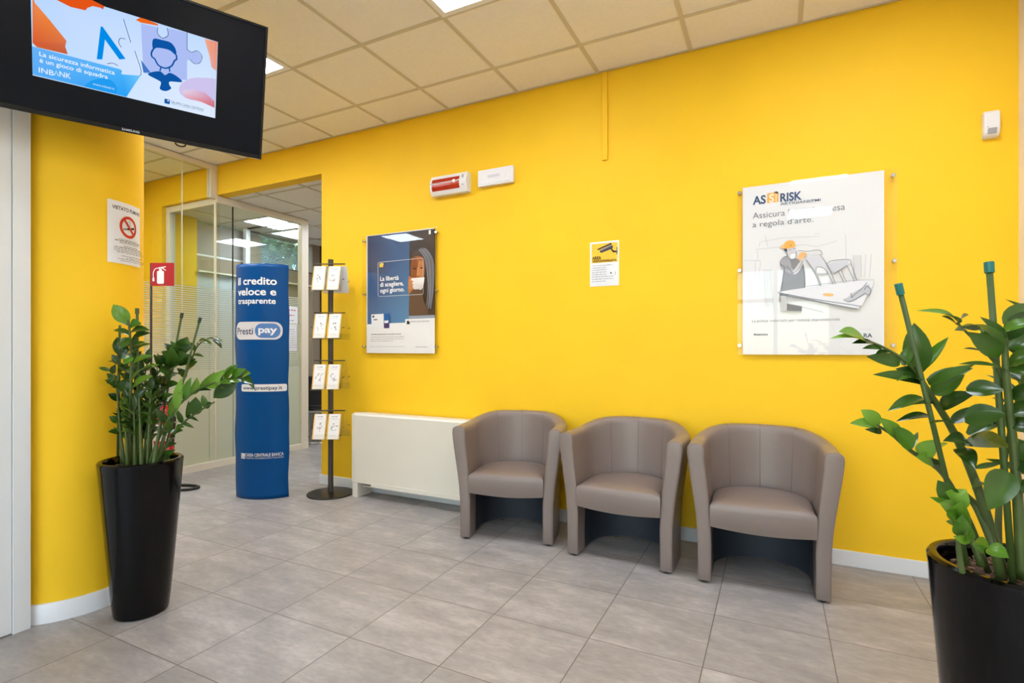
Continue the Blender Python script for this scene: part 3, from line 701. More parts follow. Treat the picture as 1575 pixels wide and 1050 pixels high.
def art_risk(cv):
    p = lambda x, y: (1120 + x / 3.386, 250 + y / 3.386); P = lambda *a: [p(*q) for q in a]
    q = lambda x, y: (1140 + x / 6.848, 350 + y / 6.848); Q = lambda *a: [q(*k) for k in a]
    NV = (44, 78, 120); GR = (98, 106, 118)
    cv.text('AS', p(128, 219), p(196, 211), p(128, 178), NV, 0.03)
    cv.poly(P((203, 160), (262, 152), (262, 204), (203, 211)), (244, 178, 70)); cv.text('S', p(213, 207), p(240, 203), p(213, 167), (252, 240, 220), 0.03); cv.text('I', p(247, 203), p(252, 202), p(247, 166), (252, 240, 220), 0.03)
    cv.smooth(P((238, 155), (250, 150), (258, 152), (262, 162), (250, 160)), (60, 52, 60))
    cv.text('RISK', p(271, 204), p(384, 191), p(271, 163), NV, 0.03)
    cv.text('ARTIGIANI/PMI', p(271, 223), p(482, 202), p(271, 210), (70, 92, 124), 0.01)
    cv.text('Assicura la tua impresa', p(128, 293), p(608, 251), p(128, 262), GR, -0.006)
    cv.text("a regola d'arte.", p(127, 338), p(443, 312), p(127, 310), GR, -0.006)
    # workshop behind: pale washes and pencil lines
    for a in ((30, 340, 200, 350), (240, 440, 330, 840), (1180, 290, 1260, 540)):
        cv.poly(Q((a[0], a[1]), (a[2], a[1]), (a[2], a[3]), (a[0], a[3])), (224, 225, 231))
    LT = (186, 188, 196)
    for L in (((190, 200), (200, 150), (430, 110), (640, 100), (830, 90)), ((150, 230), (400, 205), (660, 180), (800, 200), (1010, 140)), ((170, 240), (176, 330)), ((150, 350), (205, 350), (200, 400), (180, 570), (150, 540), (148, 360)), ((235, 450), (270, 840)), ((300, 440), (345, 850)), ((250, 80), (280, 200)), ((1100, 70), (1104, 320)), ((1180, 290), (1190, 540)), ((1260, 290), (1262, 520)), ((1310, 280), (1300, 530)), ((1370, 280), (1350, 530)), ((770, 70), (830, 62))):
        cv.stroke(Q(*L), 0.0016, LT)
    DK = (86, 90, 102)
    # craftsman
    cv.smooth(Q((415, 790), (405, 700), (440, 520), (450, 420), (500, 340), (600, 330), (650, 380), (665, 480), (670, 640), (600, 700), (480, 720)), (136, 136, 144))
    cv.smooth(Q((410, 380), (440, 320), (490, 300), (520, 360), (530, 420), (560, 450), (540, 490), (480, 470), (430, 430)), (166, 166, 174))
    cv.smooth(Q((540, 480), (610, 370), (640, 340), (650, 380), (590, 480)), (214, 210, 212))
    cv.smooth(Q((480, 230), (560, 210), (578, 260), (572, 310), (520, 330), (486, 290)), (214, 210, 216))
    cv.smooth(Q((520, 290), (560, 275), (572, 300), (556, 330), (524, 330)), (244, 244, 246))
    cv.smooth(Q((450, 215), (480, 225), (482, 250), (462, 250)), (60, 60, 72)); cv.stroke(Q((500, 240), (530, 232)), 0.002, (60, 60, 72)); cv.stroke(Q((545, 226), (572, 222)), 0.002, (60, 60, 72))
    cv.smooth(Q((448, 220), (450, 175), (490, 140), (545, 140), (568, 170), (566, 205), (500, 222)), (242, 178, 84)); cv.smooth(Q((412, 205), (440, 180), (452, 215), (430, 222)), (240, 186, 128)); cv.ellipse(cv.uv(*q(522, 190)), 0.003, 0.003, (120, 86, 40))
    cv.smooth(Q((596, 320), (620, 270), (660, 262), (690, 280), (670, 310), (640, 330), (620, 350)), (240, 186, 124))
    for L in (((415, 790), (440, 520), (455, 420), (410, 380), (440, 320), (490, 300)), ((530, 490), (600, 440), (650, 350)), ((650, 380), (668, 500), (668, 630)), ((480, 400), (540, 480)), ((480, 230), (490, 300), (520, 335), (570, 320), (580, 250))): cv.curve(Q(*L), 0.0022, DK)
    # chair lying on the bench
    cv.smooth(Q((690, 330), (800, 290), (840, 310), (920, 460), (880, 490), (800, 480)), (208, 208, 216))
    cv.smooth(Q((780, 450), (800, 415), (860, 425), (905, 475), (800, 478)), (236, 236, 240))
    cv.poly(Q((900, 390), (1130, 345), (1110, 400), (970, 480)), (204, 206, 214))
    for L in (((680, 335), (760, 450), (810, 560), (850, 690)), ((800, 500), (830, 580), (866, 690)), ((825, 280), (920, 420), (980, 560), (1040, 700)), ((905, 470), (950, 560), (1010, 715)), ((600, 245), (700, 252), (790, 240), (840, 250), (850, 290)), ((900, 385), (960, 350), (1130, 342), (1160, 400), (1215, 560)), ((1110, 400), (1190, 570)), ((1020, 460), (1080, 580)), ((1050, 450), (1105, 575)), ((970, 490), (1110, 400)), ((785, 470), (795, 420), (860, 425), (910, 480))): cv.curve(Q(*L), 0.0026, (112, 114, 126))
    # bench
    cv.poly(Q((385, 680), (560, 650), (1390, 545), (1390, 600), (1260, 830), (1215, 860)), (226, 228, 234))
    cv.poly(Q((415, 720), (475, 715), (480, 880), (420, 885)), (196, 196, 196)); cv.poly(Q((480, 800), (640, 830), (636, 880), (480, 876)), (120, 120, 124))
    cv.stroke(Q((385, 680), (760, 610), (1120, 560), (1395, 552)), 0.0016, (150, 154, 164)); cv.stroke(Q((385, 685), (700, 745), (1260, 830)), 0.0034, (112, 120, 134)); cv.stroke(Q((400, 705), (690, 760), (1215, 858)), 0.0045, (120, 128, 142)); cv.stroke(Q((480, 800), (860, 890)), 0.0018, (150, 154, 164))
    cv.smooth(Q((855, 705), (900, 692), (965, 700), (960, 722), (900, 724)), (240, 188, 120))
    cv.smooth(Q((1075, 760), (1120, 735), (1170, 690), (1260, 640), (1330, 600), (1360, 660), (1345, 705), (1300, 700), (1200, 760), (1130, 780)), (190, 194, 204))
    for L in (((1075, 760), (1130, 780), (1200, 755), (1290, 700)), ((1150, 690), (1170, 740)), ((1150, 740), (1260, 650), (1320, 580)), ((1290, 660), (1320, 620), (1360, 660), (1340, 710), (1290, 690))): cv.curve(Q(*L), 0.0028, (96, 104, 116))
    cv.text("La polizza multirischi per l'attività imprenditoriale", p(125, 832), p(580, 824), p(125, 818), (120, 124, 134), 0.0)
    cv.text('Assimoco', p(132, 900), p(206, 899), p(132, 889), (40, 50, 74), 0.03)
    cv.text('RA', p(703, 910), p(748, 909), p(703, 890), (56, 84, 104), 0.02)
    cv.stroke(P((690, 868), (745, 868)), 0.0015, (200, 202, 206))
B3 = [(-0.188, 2.132), (0.565, 2.128), (0.571, 1.672), (0.565, 1.221), (-0.188, 1.67), (-0.188, 1.223)]
wall_poster('framed_poster', 'white poster with a drawing of a craftsman and a wooden chair', -0.171, 0.527, 1.17, 2.163, B3, -0.2, 0.585, art_risk)

# CCTV notice
t = tag(obj('notice_sign', bx(-0.1, 0.1, -0.003, 0, 0, 0.3), PAPER, None, loc=(-1.026, WY, 1.626)), 'small white and yellow video surveillance notice between the two posters', 'sign')
O = Vector(t.location)
cv = Canvas(lambda u, v, h: (u, -0.003 - h, v))
q = lambda x, y: ((x - 346) / 515 * 0.2, (912 - y) / 780 * 0.3)      # crop pixels to sheet
cv.rect(-0.088, 0.158, 0.09, 0.288, (250, 200, 60))
sk = lambda x, y: (((x - 350) / 500) * 0.2, 0.3 - ((y - 120 - (600 - x) * 0.1) / 790) * 0.3)
cv.raw([sk(*k) for k in ((222, 285), (465, 170), (485, 190), (245, 302))], rgb(50, 48, 52)); cv.raw([sk(*k) for k in ((275, 300), (470, 200), (500, 225), (492, 270), (300, 350), (272, 335))], rgb(70, 68, 78))
cv.raw([sk(*k) for k in ((280, 305), (480, 205), (486, 215), (285, 318))], rgb(160, 158, 168))
cv.raw([sk(*k) for k in ((455, 280), (480, 270), (505, 300), (565, 310), (565, 335), (500, 340))], rgb(56, 52, 52)); cv.raw([sk(*k) for k in ((562, 245), (575, 243), (575, 372), (562, 374))], rgb(50, 48, 48))
cv.textuv('AREA', -0.084, 0.181, 0.063, 0.021, (70, 52, 20), 0.03); cv.textuv('VIDEOSORVEGLIATA', -0.084, 0.163, 0.168, 0.0135, (84, 62, 24), 0.03)
for k in range(8): cv.words(-0.084, 0.138 - k * 0.0155, 0.1 if k in (1, 2, 3) else 0.15 - 0.05 * (k % 3 == 1), 0.006, (170, 174, 184), 30 + k)
cv.raw([(0.042, 0.088), (0.058, 0.086), (0.05, 0.074)], rgb(90, 90, 100)); cv.rect(0.078, 0.068, 0.081, 0.09, (150, 154, 166))
cv.build('printing', INK, t)

# emergency devices
t = thing('alarm_sounder', 'white and red alarm panel beside the blank white emergency lamp', 'alarm', (-2.237, WY, 2.393))
def curved(x0, x1, z0, z1, d, n=10, y0=0.0):
    pr = [(y0, z0)] + [(y0 - d * (0.62 + 0.38 * math.sin(PI * k / n)), z0 + (z1 - z0) * k / n) for k in range(n + 1)] + [(y0, z1)]
    return prism(BM(), pr, 'x', x0, x1)
autosmooth(obj('housing', curved(-0.166, 0.166, 0, 0.15, 0.075), WPLAST, t, bevel=0.003), 30)
pr = [(-0.0755 * (0.62 + 0.38 * math.sin(PI * k / 10)) - 0.001, 0.15 * k / 10) for k in range(2, 9)]
bm = BM()
for (y0, z0), (y1, z1) in zip(pr, pr[1:]):
    bm.faces.new([bm.verts.new(v) for v in ((-0.145, y0, z0), (0.105, y0, z0), (0.105, y1, z1), (-0.145, y1, z1))])
obj('red_lens', bm, mat('red_lens', (176, 44, 26), 0.18, vary=0.15, vscale=20), t)
obj('lens_rib', tube(BM(), [(-0.16, -0.0775, 0.085), (0.06, -0.0775, 0.085), (0.135, -0.073, 0.092)], 0.004, 8), WPLAST, t, smooth=True)
obj('lens_clip', lathe(BM(), [(0, 0), (0.014, 0), (0.012, 0.006), (0, 0.007)], 16), WPLAST, t, loc=(0.06, -0.075, 0.085)).rotation_euler = (PI / 2, 0, 0)
bm = BM(); box(bm, 0.128, 0.142, -0.071, -0.06, 0.1, 0.125); box(bm, 0.128, 0.142, -0.072, -0.06, 0.045, 0.085); obj('test_button', bm, GPLAST, t)
t = thing('emergency_lamp', 'blank white rectangular emergency lamp on the wall right of the red alarm panel', 'lamp', (-1.845, WY, 2.415))
obj('housing', bx(-0.147, 0.147, -0.035, 0, 0, 0.122), WPLAST, t, bevel=0.006)
obj('diffuser', bx(-0.13, 0.13, -0.038, -0.034, 0.014, 0.108), WPLAST, t, bevel=0.004)
obj('label_plate', bx(-0.06, 0.04, -0.0385, -0.0375, 0.055, 0.075), mat('pale_grey_plastic', (214, 214, 222), 0.4), t); obj('indicator', bx(0.08, 0.088, -0.041, -0.037, 0.045, 0.09), WPLAST, t)
# motion detector
t = thing('motion_detector', 'small white motion detector high on the wall near the right corner', 'detector', (0.967, WY, 2.258))
bm = prism(BM(), [(0, 0), (-0.022, 0.0), (-0.04, 0.012), (-0.05, 0.04), (-0.045, 0.12), (-0.034, 0.13), (0, 0.132)], 'x', -0.031, 0.031); autosmooth(obj('housing', bm, WPLAST, t, bevel=0.006), 40)
bm = prism(BM(), [(-0.024, 0.006), (-0.042, 0.014), (-0.0515, 0.038), (-0.05, 0.042), (-0.03, 0.042)], 'x', -0.018, 0.018); obj('lens', bm, GPLAST, t, bevel=0.003)
obj('indicator', bx(-0.021, -0.014, -0.051, -0.046, 0.046, 0.049), GPLAST, t)
# cable duct
tag(obj('cable_duct', bx(-0.018, 0.018, -0.016, 0, 0, ZC - 0.006 - 2.47), YELLOW, None, loc=(-1.02, WY, 2.47), bevel=0.002), 'thin yellow cable duct running down from the ceiling', 'cable duct')

# ------------------------------------------------------------------ no smoking sign on the column
t = thing('no_smoking_sign', 'white no smoking sign with red circle on the yellow column', 'sign', (CX0, CY0, 1.61))
TH0, TH1, SZ0, SZ1 = math.radians(3.6), math.radians(41.4), 1.6115, 1.908
def colp(u, v, h): a = TH0 + (TH1 - TH0) * u; r = CR + 0.0018 + h; return (r * math.cos(a), r * math.sin(a), v - 1.61)
bm = BM(); n = 14; rows = [[[bm.verts.new(Vector(colp(k / n, z, h))) for k in range(n + 1)] for z in (SZ0, SZ1)] for h in (-0.0014, 0)]
for k in range(n):
    bm.faces.new((rows[1][0][k], rows[1][0][k + 1], rows[1][1][k + 1], rows[1][1][k])); bm.faces.new((rows[0][0][k], rows[0][1][k], rows[0][1][k + 1], rows[0][0][k + 1]))
    for zi in (0, 1): bm.faces.new((rows[0][zi][k], rows[0][zi][k + 1], rows[1][zi][k + 1], rows[1][zi][k]))
for k in (0, n): bm.faces.new((rows[0][0][k], rows[0][1][k], rows[1][1][k], rows[1][0][k]))
obj('sheet', bm, PAPER, t, smooth=False)
cv = Canvas(lambda u, v, h: colp(u / 0.198, v, h), step=0.02)
X = 0.198
cv.textuv('VIETATO FUMARE', 0.02, 1.868, 0.172, 0.0165, (70, 70, 74), 0.025)
cc = (0.108, 1.794); RR = 0.053
cv.ring(cc, RR - 0.014, RR, (206, 56, 36))
dd = math.radians(-48)
def rot(x, y, a, c=cc): return (c[0] + x * math.cos(a) - y * math.sin(a), c[1] + x * math.sin(a) + y * math.cos(a))
cg = math.radians(14)
for x0, x1, col in ((-0.036, 0.012, (150, 152, 148)), (0.012, 0.034, (40, 38, 38)), (-0.012, -0.002, (40, 38, 38))):
    cv.raw([rot(x0, -0.012, cg), rot(x1, -0.012, cg), rot(x1, -0.002, cg), rot(x0, -0.002, cg)], rgb(*col))
for k in range(3):
    b = [rot(-0.012 + 0.011 * k + 0.004 * math.sin(j * 1.6 + k), 0.004 + 0.0065 * j, cg) for j in range(5)]; cv.stroke([p for p in b], 0.003, (150, 152, 148))
cv.raw([rot(-RR + 0.01, -0.006, dd), rot(RR - 0.01, -0.006, dd), rot(RR - 0.01, 0.006, dd), rot(-RR + 0.01, 0.006, dd)], rgb(206, 56, 36))
for k, (a, b, s) in enumerate(((0.05, 0.16, 0.004), (0.03, 0.18, 0.006), (0.05, 0.165, 0.004), (0, 0, 0), (0.07, 0.15, 0.004), (0.025, 0.185, 0.0055), (0.02, 0.185, 0.004), (0.02, 0.185, 0.004), (0.03, 0.18, 0.004), (0, 0, 0), (0.05, 0.17, 0.004), (0.07, 0.15, 0.004), (0.03, 0.18, 0.0045), (0.04, 0.175, 0.004))):
    if s: cv.words(a, 1.727 - k * 0.0082, b - a, s, (110, 110, 114), 60 + k)
cv.build('printing', INK, t)

# ------------------------------------------------------------------ television
TW, TASP = 1.05, 0.575; TYAW, TTILT = math.radians(64.0), math.radians(13.6)
TC = Vector((-2.259, 1.179, 2.34 - 1.2)) * (TW / 0.97) + Vector((0, 0, 1.2))
tux = Vector((math.cos(TYAW), math.sin(TYAW), 0)); tn0 = Vector((math.sin(TYAW), -math.cos(TYAW), 0))
tup = Vector((0, 0, 1)) * math.cos(TTILT) + tn0 * math.sin(TTILT); tnn = tux.cross(tup)   # screen normal
HW, HH = TW / 2, TW * TASP / 2
t = thing('television', 'black wall television showing a slide, tilted down from the column', 'television', TC)
def tvb(name, x0, x1, y0, y1, d0, d1, m, parent=t, bevel=0.0):      # box in screen axes, d along the normal
    bm = bx(x0, x1, y0, y1, d0, d1)
    for v in bm.verts: c = v.co.copy(); v.co = tux * c.x + tup * c.y + tnn * c.z
    return obj(name, bm, m, parent, bevel=bevel)
tvb('back_cover', -HW + 0.004, HW - 0.004, -HH + 0.004, HH - 0.004, -0.045, -0.012, BLACKP, bevel=0.01)
tvb('screen', -HW + 0.012, HW - 0.012, -HH + 0.02, HH - 0.012, -0.012, -0.001, TVSC)
bm = BM()
for a in ((-HW, -HW + 0.012, -HH, HH), (HW - 0.012, HW, -HH, HH), (-HW + 0.012, HW - 0.012, HH - 0.012, HH), (-HW + 0.012, HW - 0.012, -HH, -HH + 0.02)): box(bm, a[0], a[1], a[2], a[3], -0.014, 0.003)
for v in bm.verts: c = v.co.copy(); v.co = tux * c.x + tup * c.y + tnn * c.z
obj('bezel', bm, TVFR, t, bevel=0.002)
def tvuv(px, py):
    r = ray(px, py); o = Vector((0, 0, CAMZ)); k = (TC - o).dot(tnn) / r.dot(tnn); q_ = o + r * k - TC; return q_.dot(tux), q_.dot(tup)
cv = Canvas(lambda u, v, h: tux * u + tup * v + tnn * h, tvuv, dh=0.0002)
uL, uR, vB, vT = -0.598 * HW, 0.607 * HW, -0.527 * HH, 0.563 * HH
cv.raw([(uL, vB), (uR, vB), (uR, vT), (uL, vT)], [rgb(190, 222, 255), rgb(226, 238, 255), rgb(196, 222, 255), rgb(186, 214, 255)])
a8 = lambda x, y: (40 + x / 7, y / 7); A8 = lambda *k: [a8(*q_) for q_ in k]
a1 = lambda x, y: (x / 3.58, y / 3.58); A1 = lambda *k: [a1(*q_) for q_ in k]
lft = [(49.2, 71.4), (186, 107), (187, 114.5), (216, 116.5), (194.5, 149.2), (50.5, 114.6)]
cv.poly(A8((70, -60), (70, 460), (120, 510), (450, 585), (422, 500), (436, 440), (250, 210), (95, 30)), [(236, 120, 50), (214, 92, 50), (206, 110, 64), (196, 96, 60), (204, 104, 70), (222, 120, 70), (236, 130, 60), (240, 140, 80)])
cv.poly(A8((250, -60), (330, 0), (480, 75), (640, 112), (664, 84), (720, 66), (800, 84), (832, 102), (842, 66), (690, -10), (560, -56)), (228, 84, 22))
cv.poly(A8((1180, 215), (1240, 245), (1418, 276), (1424, 262), (1300, 210), (1230, 190)), (236, 104, 30))
cv.poly(A1((776, 130), (862, 150), (868, 185), (895, 210), (925, 195), (920, 155), (1030, 180), (1030, 270), (1055, 288), (1085, 280), (1112, 310), (1100, 346), (1068, 350), (1042, 325), (1030, 335), (1030, 440), (960, 440), (790, 400)), (172, 190, 244))
cv.poly(A1((776, 330), (830, 400), (790, 400)), (70, 120, 200))
cv.poly(A1((1125, 213), (1198, 233), (1192, 392), (1165, 370), (1150, 300)), [(238, 170, 150), (240, 140, 100), (236, 150, 120), (226, 150, 150), (236, 180, 170)])
cv.poly(A1((985, 490), (994, 466), (1010, 450), (1040, 434), (1080, 427), (1150, 430), (1190, 436), (1184, 560), (1110, 556), (1050, 550), (1015, 536), (992, 514)), (206, 196, 238))
cv.poly(A1((1000, 500), (1060, 490), (1130, 510), (1182, 560), (1182, 594), (1110, 562), (1020, 538)), [(226, 210, 232), (220, 200, 234), (214, 170, 200), (214, 120, 140), (206, 100, 110), (226, 140, 150), (230, 170, 190)])
DKB = (54, 84, 130)
for L in (((680, 105), (720, 235)), ((690, 215), (662, 212), (654, 235), (668, 262)), ((742, 280), (776, 412), (676, 416), (668, 388)), ((590, 352), (620, 348), (650, 362)), ((868, 150), (868, 185), (895, 210), (925, 195), (920, 155)), ((1030, 180), (1030, 275)), ((1030, 272), (1055, 288), (1085, 280), (1112, 310), (1100, 346), (1068, 350), (1042, 325))): cv.curve(A1(*L), 0.0022, DKB, 4)
cv.poly(lft, [(104, 178, 248), (84, 180, 250), (70, 176, 250), (110, 200, 255), (40, 160, 245), (90, 172, 246)])
cv.poly(A1((462, 476), (480, 460), (505, 444), (540, 434), (580, 431), (612, 442), (634, 462), (646, 490), (642, 520), (560, 500)), (34, 156, 240))
cv.poly(A8((762, 640), (822, 642), (850, 428), (1006, 642), (1072, 636), (824, 288), (804, 288)), (0, 140, 232))
IC = (12, 84, 164)
cv.smooth(A1((848, 214), (895, 222), (940, 236), (966, 270), (968, 304), (930, 276), (868, 264), (844, 272), (838, 240)), IC)
cv.curve(A1((846, 268), (834, 290), (836, 312), (852, 326), (872, 360), (910, 376), (944, 364), (960, 336), (972, 326), (970, 302)), 0.006, IC)
cv.curve(A1((886, 372), (880, 392)), 0.005, IC); cv.curve(A1((932, 374), (934, 396)), 0.005, IC)
cv.smooth(A1((815, 412), (836, 398), (882, 394), (908, 414), (934, 402), (972, 420), (1002, 452), (936, 450), (932, 468), (942, 488), (912, 502), (880, 490), (886, 456), (866, 440)), IC)
WH = (250, 252, 255)
cv.text('La sicurezza informatica', a8(145, 602), a8(955, 803), a8(145, 556), WH, 0.006); cv.text('è un gioco di squadra', a8(148, 672), a8(880, 845), a8(148, 626), WH, 0.006)
cv.text('INB', a8(140, 780), a8(300, 810), a8(140, 726), WH, 0.0); cv.stroke(A8((306, 812), (326, 764), (350, 822)), 0.0034, (196, 232, 255)); cv.text('NK', a8(362, 824), a8(484, 852), a8(362, 768), WH, 0.0)
cv.text('www.inbank.it', a8(720, 915), a8(952, 972), a8(720, 890), (210, 234, 255))
a3 = lambda x, y: (120 + x / 6.56, 100 + y / 6.56); A3 = lambda *k: [a3(*q_) for q_ in k]
cv.poly(A3((872, 340), (926, 352), (924, 398), (870, 386)), (20, 90, 170)); cv.poly(A3((898, 358), (914, 354), (918, 364), (902, 368)), WH)
cv.text('GRUPPO CASSA CENTRALE', a3(936, 386), a3(1266, 454), a3(936, 362), (70, 110, 140)); cv.text('CREDITO COOPERATIVO ITALIANO', a3(944, 400), a3(1262, 468), a3(944, 392), (150, 176, 200))
for k in (0, 1): cv.rect(uR - 0.006 - 0.012 * k, vB + 0.01, uR - 0.005 - 0.012 * k, vT - 0.01, (170, 190, 225))
cv.build('displayed_slide', SCREEN, t)
cv = Canvas(lambda u, v, h: tux * u + tup * v + tnn * (0.0032 + h)); cv.textuv('SAMSUNG', -0.031, -HH + 0.006, 0.062, 0.0085, (190, 196, 204), 0.02); cv.build('maker_lettering', INK, t)
bm = BM(); R_ = [(0.185 + 0.02 * math.cos(k * PI / 10 + PI), -HH - 0.001 + 0.012 * math.sin(k * PI / 10 + PI), -0.008) for k in range(11)]
tube(bm, [tux * a + tup * b + tnn * c for a, b, c in R_], 0.0035, 8); obj('sensor_loop', bm, BLACKP, t, smooth=True)
plate = tvb('mount_plate', -0.12, 0.12, -0.12, 0.12, -0.062, -0.045, BLACKM)
B0 = -tnn * 0.062; col_d = (Vector((CX0, CY0, 0)) - Vector((TC.x, TC.y, 0))); ld = col_d.length; col_d.normalize(); B1_ = col_d * (ld - CR - 0.012); B1_.z = -0.05
bm = BM(); tube(bm, [B0, (B0 + B1_) / 2 + Vector((0, 0, -0.03)), B1_], 0.022, 10); obj('mount_arm', bm, BLACKM, t, smooth=True)
bm = BM(); tube(bm, [B1_ - col_d * 0.012, B1_ + col_d * 0.0125], 0.05, 16); obj('wall_plate', bm, BLACKM, t)

# ------------------------------------------------------------------ blue cardboard totem
t = thing('cardboard_totem', 'tall blue curved cardboard advertising totem standing before the glass partition', 'totem', (-3.735, 2.925, 0), YAW)
TWd, TSag, TH = 0.214, 0.088, 1.885; TR = (TWd ** 2 + TSag ** 2) / (2 * TSag); TPH = math.asin(TWd / TR)
def wob(z, s): return 0.0035 * math.sin(z * 7.5 + s) + 0.0022 * math.sin(z * 17 + 2 * s)
def totp(phi, z, side=-1, off=0.0):
    r = TR + off; x = r * math.sin(phi); y = side * (r * math.cos(phi) - (TR - TSag)); e = abs(phi) / TPH
    return Vector((x + wob(z, 1.0 if phi < 0 else 4.0) * e ** 3, y + (wob(z, 2.0) * 0.6 * (1 - e)), z))
def tot_sheet(side):
    bm = BM(); nu, nz = 28, 60
    G = [[bm.verts.new(totp(TPH * (2 * i / nu - 1), TH * j / nz, side)) for i in range(nu + 1)] for j in range(nz + 1)]
    Gi = [[bm.verts.new(totp(TPH * (2 * i / nu - 1), TH * j / nz, side, -0.003)) for i in range(nu + 1)] for j in (0, nz)]
    for j in range(nz):
        for i in range(nu): bm.faces.new((G[j][i], G[j][i + 1], G[j + 1][i + 1], G[j + 1][i]))
    for gi, gj in ((Gi[0], G[0]), (Gi[1], G[nz])):
        for i in range(nu): bm.faces.new((gj[i], gj[i + 1], gi[i + 1], gi[i]))
    return bm
obj('front_panel', tot_sheet(-1), BLUE, t, smooth=True); obj('back_panel', tot_sheet(1), BLUE, t, smooth=True)
bm = BM()
for sgn in (-1, 1):
    pts = [totp(sgn * TPH, TH * j / 40) + Vector((sgn * 0.001, 0, 0)) for j in range(41)]; tube(bm, pts, 0.0022, 6)
obj('edge_fold', bm, mat('fold_edge', (40, 74, 120), 0.5), t, smooth=True)
TDEP = 4.2
def totuv(px, py):
    s_ = max(-0.995, min(0.995, (px - 399.0) / 41.3)); return TR * math.asin(s_ * math.sin(TPH)), CAMZ + (CYP - py) * TDEP / FPX
cv = Canvas(lambda u, v, h: totp(u / TR, v, -1, 0.0012 + h), totuv, step=0.012, dh=0.0003)
b1 = lambda x, y: (355 + x / 8.08, 400 + y / 8.08)
cv.text('Il credito', b1(72, 300), b1(578, 300), b1(72, 212), WH, 0.022); cv.text('veloce e', b1(72, 432), b1(572, 432), b1(72, 345), WH, 0.022); cv.text('trasparente', b1(78, 538), b1(566, 538), b1(78, 470), WH, 0.018)
def pill(x0, y0, x1, y1, r, col):
    u0, v0 = cv.uv(*b1(x0, y1)); u1, v1 = cv.uv(*b1(x1, y0)); cv.rrect(u0, v0, u1, v1, r * (v1 - v0), col, 8)
pill(48, 765, 632, 986, 0.42, (222, 222, 226)); pill(330, 785, 612, 966, 0.48, (88, 132, 196))
cv.text('Presti', b1(70, 920), b1(306, 918), b1(70, 838), (52, 70, 104), 0.012); cv.text('pay', b1(372, 902), b1(580, 902), b1(372, 822), (244, 246, 250), 0.03)
b2 = lambda x, y: (355 + x / 5.522, 580 + y / 5.522)
u0, v0 = cv.uv(*b2(96, 122)); u1, v1 = cv.uv(*b2(464, 60)); cv.rrect(u0, v0, u1, v1, 0.015, (232, 234, 238))
cv.text('www.prestipay.it', b2(112, 105), b2(432, 100), b2(112, 76), (50, 70, 104), 0.02)
u0, v0 = cv.uv(*b2(94, 695)); u1, v1 = cv.uv(*b2(135, 648)); cv.rect(u0, v0, u1, v1, (206, 212, 220)); cv.rect(u0 + (u1 - u0) * 0.45, v0 + (v1 - v0) * 0.55, u1 - 0.004, v1 - 0.004, (240, 242, 246))
cv.text('CASSA CENTRALE BANCA', b2(140, 672), b2(438, 662), b2(140, 646), (240, 242, 246), 0.012); cv.text('CREDITO COOPERATIVO ITALIANO', b2(142, 692), b2(438, 680), b2(142, 680), (226, 232, 240), 0.0)
cv.build('printing', GLOSSINK, t)

# ------------------------------------------------------------------ brochure stand
SX, SY = -3.302, 3.238
t = thing('brochure_stand', 'black pole brochure stand with clear tilted holders by the wall corner', 'brochure stand', (SX, SY, 0), YAW)
autosmooth(obj('base', lathe(BM(), [(0, 0), (0.188, 0), (0.19, 0.004), (0.186, 0.01), (0.03, 0.014), (0, 0.014)], 56), BLACKM, t), 40)
bm = BM(); tube(bm, [(0, 0, 0.012), (0, 0, 1.915)], 0.0215, 24, caps=False)
top = [bm.verts.new((0.0215 * math.cos(k * PI / 12), 0.0215 * math.sin(k * PI / 12), 1.935 + 0.018 * math.sin(k * PI / 12))) for k in range(24)]
tube(bm, [(0, 0, 1.915), (0, 0, 1.945)], 0.0215, 24); autosmooth(obj('pole', bm, GRAYM, t), 40)
bm.free() if False else None
TIERS = [(1.905, 1.672), (1.502, 1.282), (1.107, 0.868), (0.694, 0.462)]
NAMES = ['top', 'second', 'third', 'lowest']
def broch_art(cv, wd, ht, seed):
    r = random.Random(seed)
    cv.rect(0, 0, wd, ht, (244, 243, 242)); cv.rect(0, 0, 0.009, ht, (244, 196, 110)); cv.rect(wd - 0.006, 0, wd, ht, (246, 214, 150))
    cv.words(wd * 0.28, ht * 0.88, wd * 0.5, 0.006, (110, 116, 140), seed); cv.words(wd * 0.25, ht * 0.8, wd * 0.55, 0.004, (170, 172, 180), seed + 1)
    for k in range(7):
        x, y = wd * r.uniform(0.3, 0.7), ht * r.uniform(0.3, 0.58); cv.stroke([(x, y), (x + r.uniform(-0.018, 0.018), y + r.uniform(-0.03, 0.03))], r.uniform(0.002, 0.006), r.choice([(96, 96, 104), (140, 140, 150), (190, 160, 130), (70, 72, 84)]))
    cv.ellipse((wd * r.uniform(0.4, 0.6), ht * 0.6), 0.006, 0.006, (170, 150, 130), 10)
    cv.words(wd * 0.22, ht * 0.12, wd * 0.6, 0.003, (180, 182, 190), seed + 2)
def stand_pt(x, y, z): return Vector((SX + x * cs - y * sn, SY + x * sn + y * cs, z))
LAB = {0: ('top tier', 'left', 'right'), 1: ('second tier', 'left', 'right'), 2: ('third tier', 'left', 'right'), 3: ('lowest tier', 'left', 'right')}
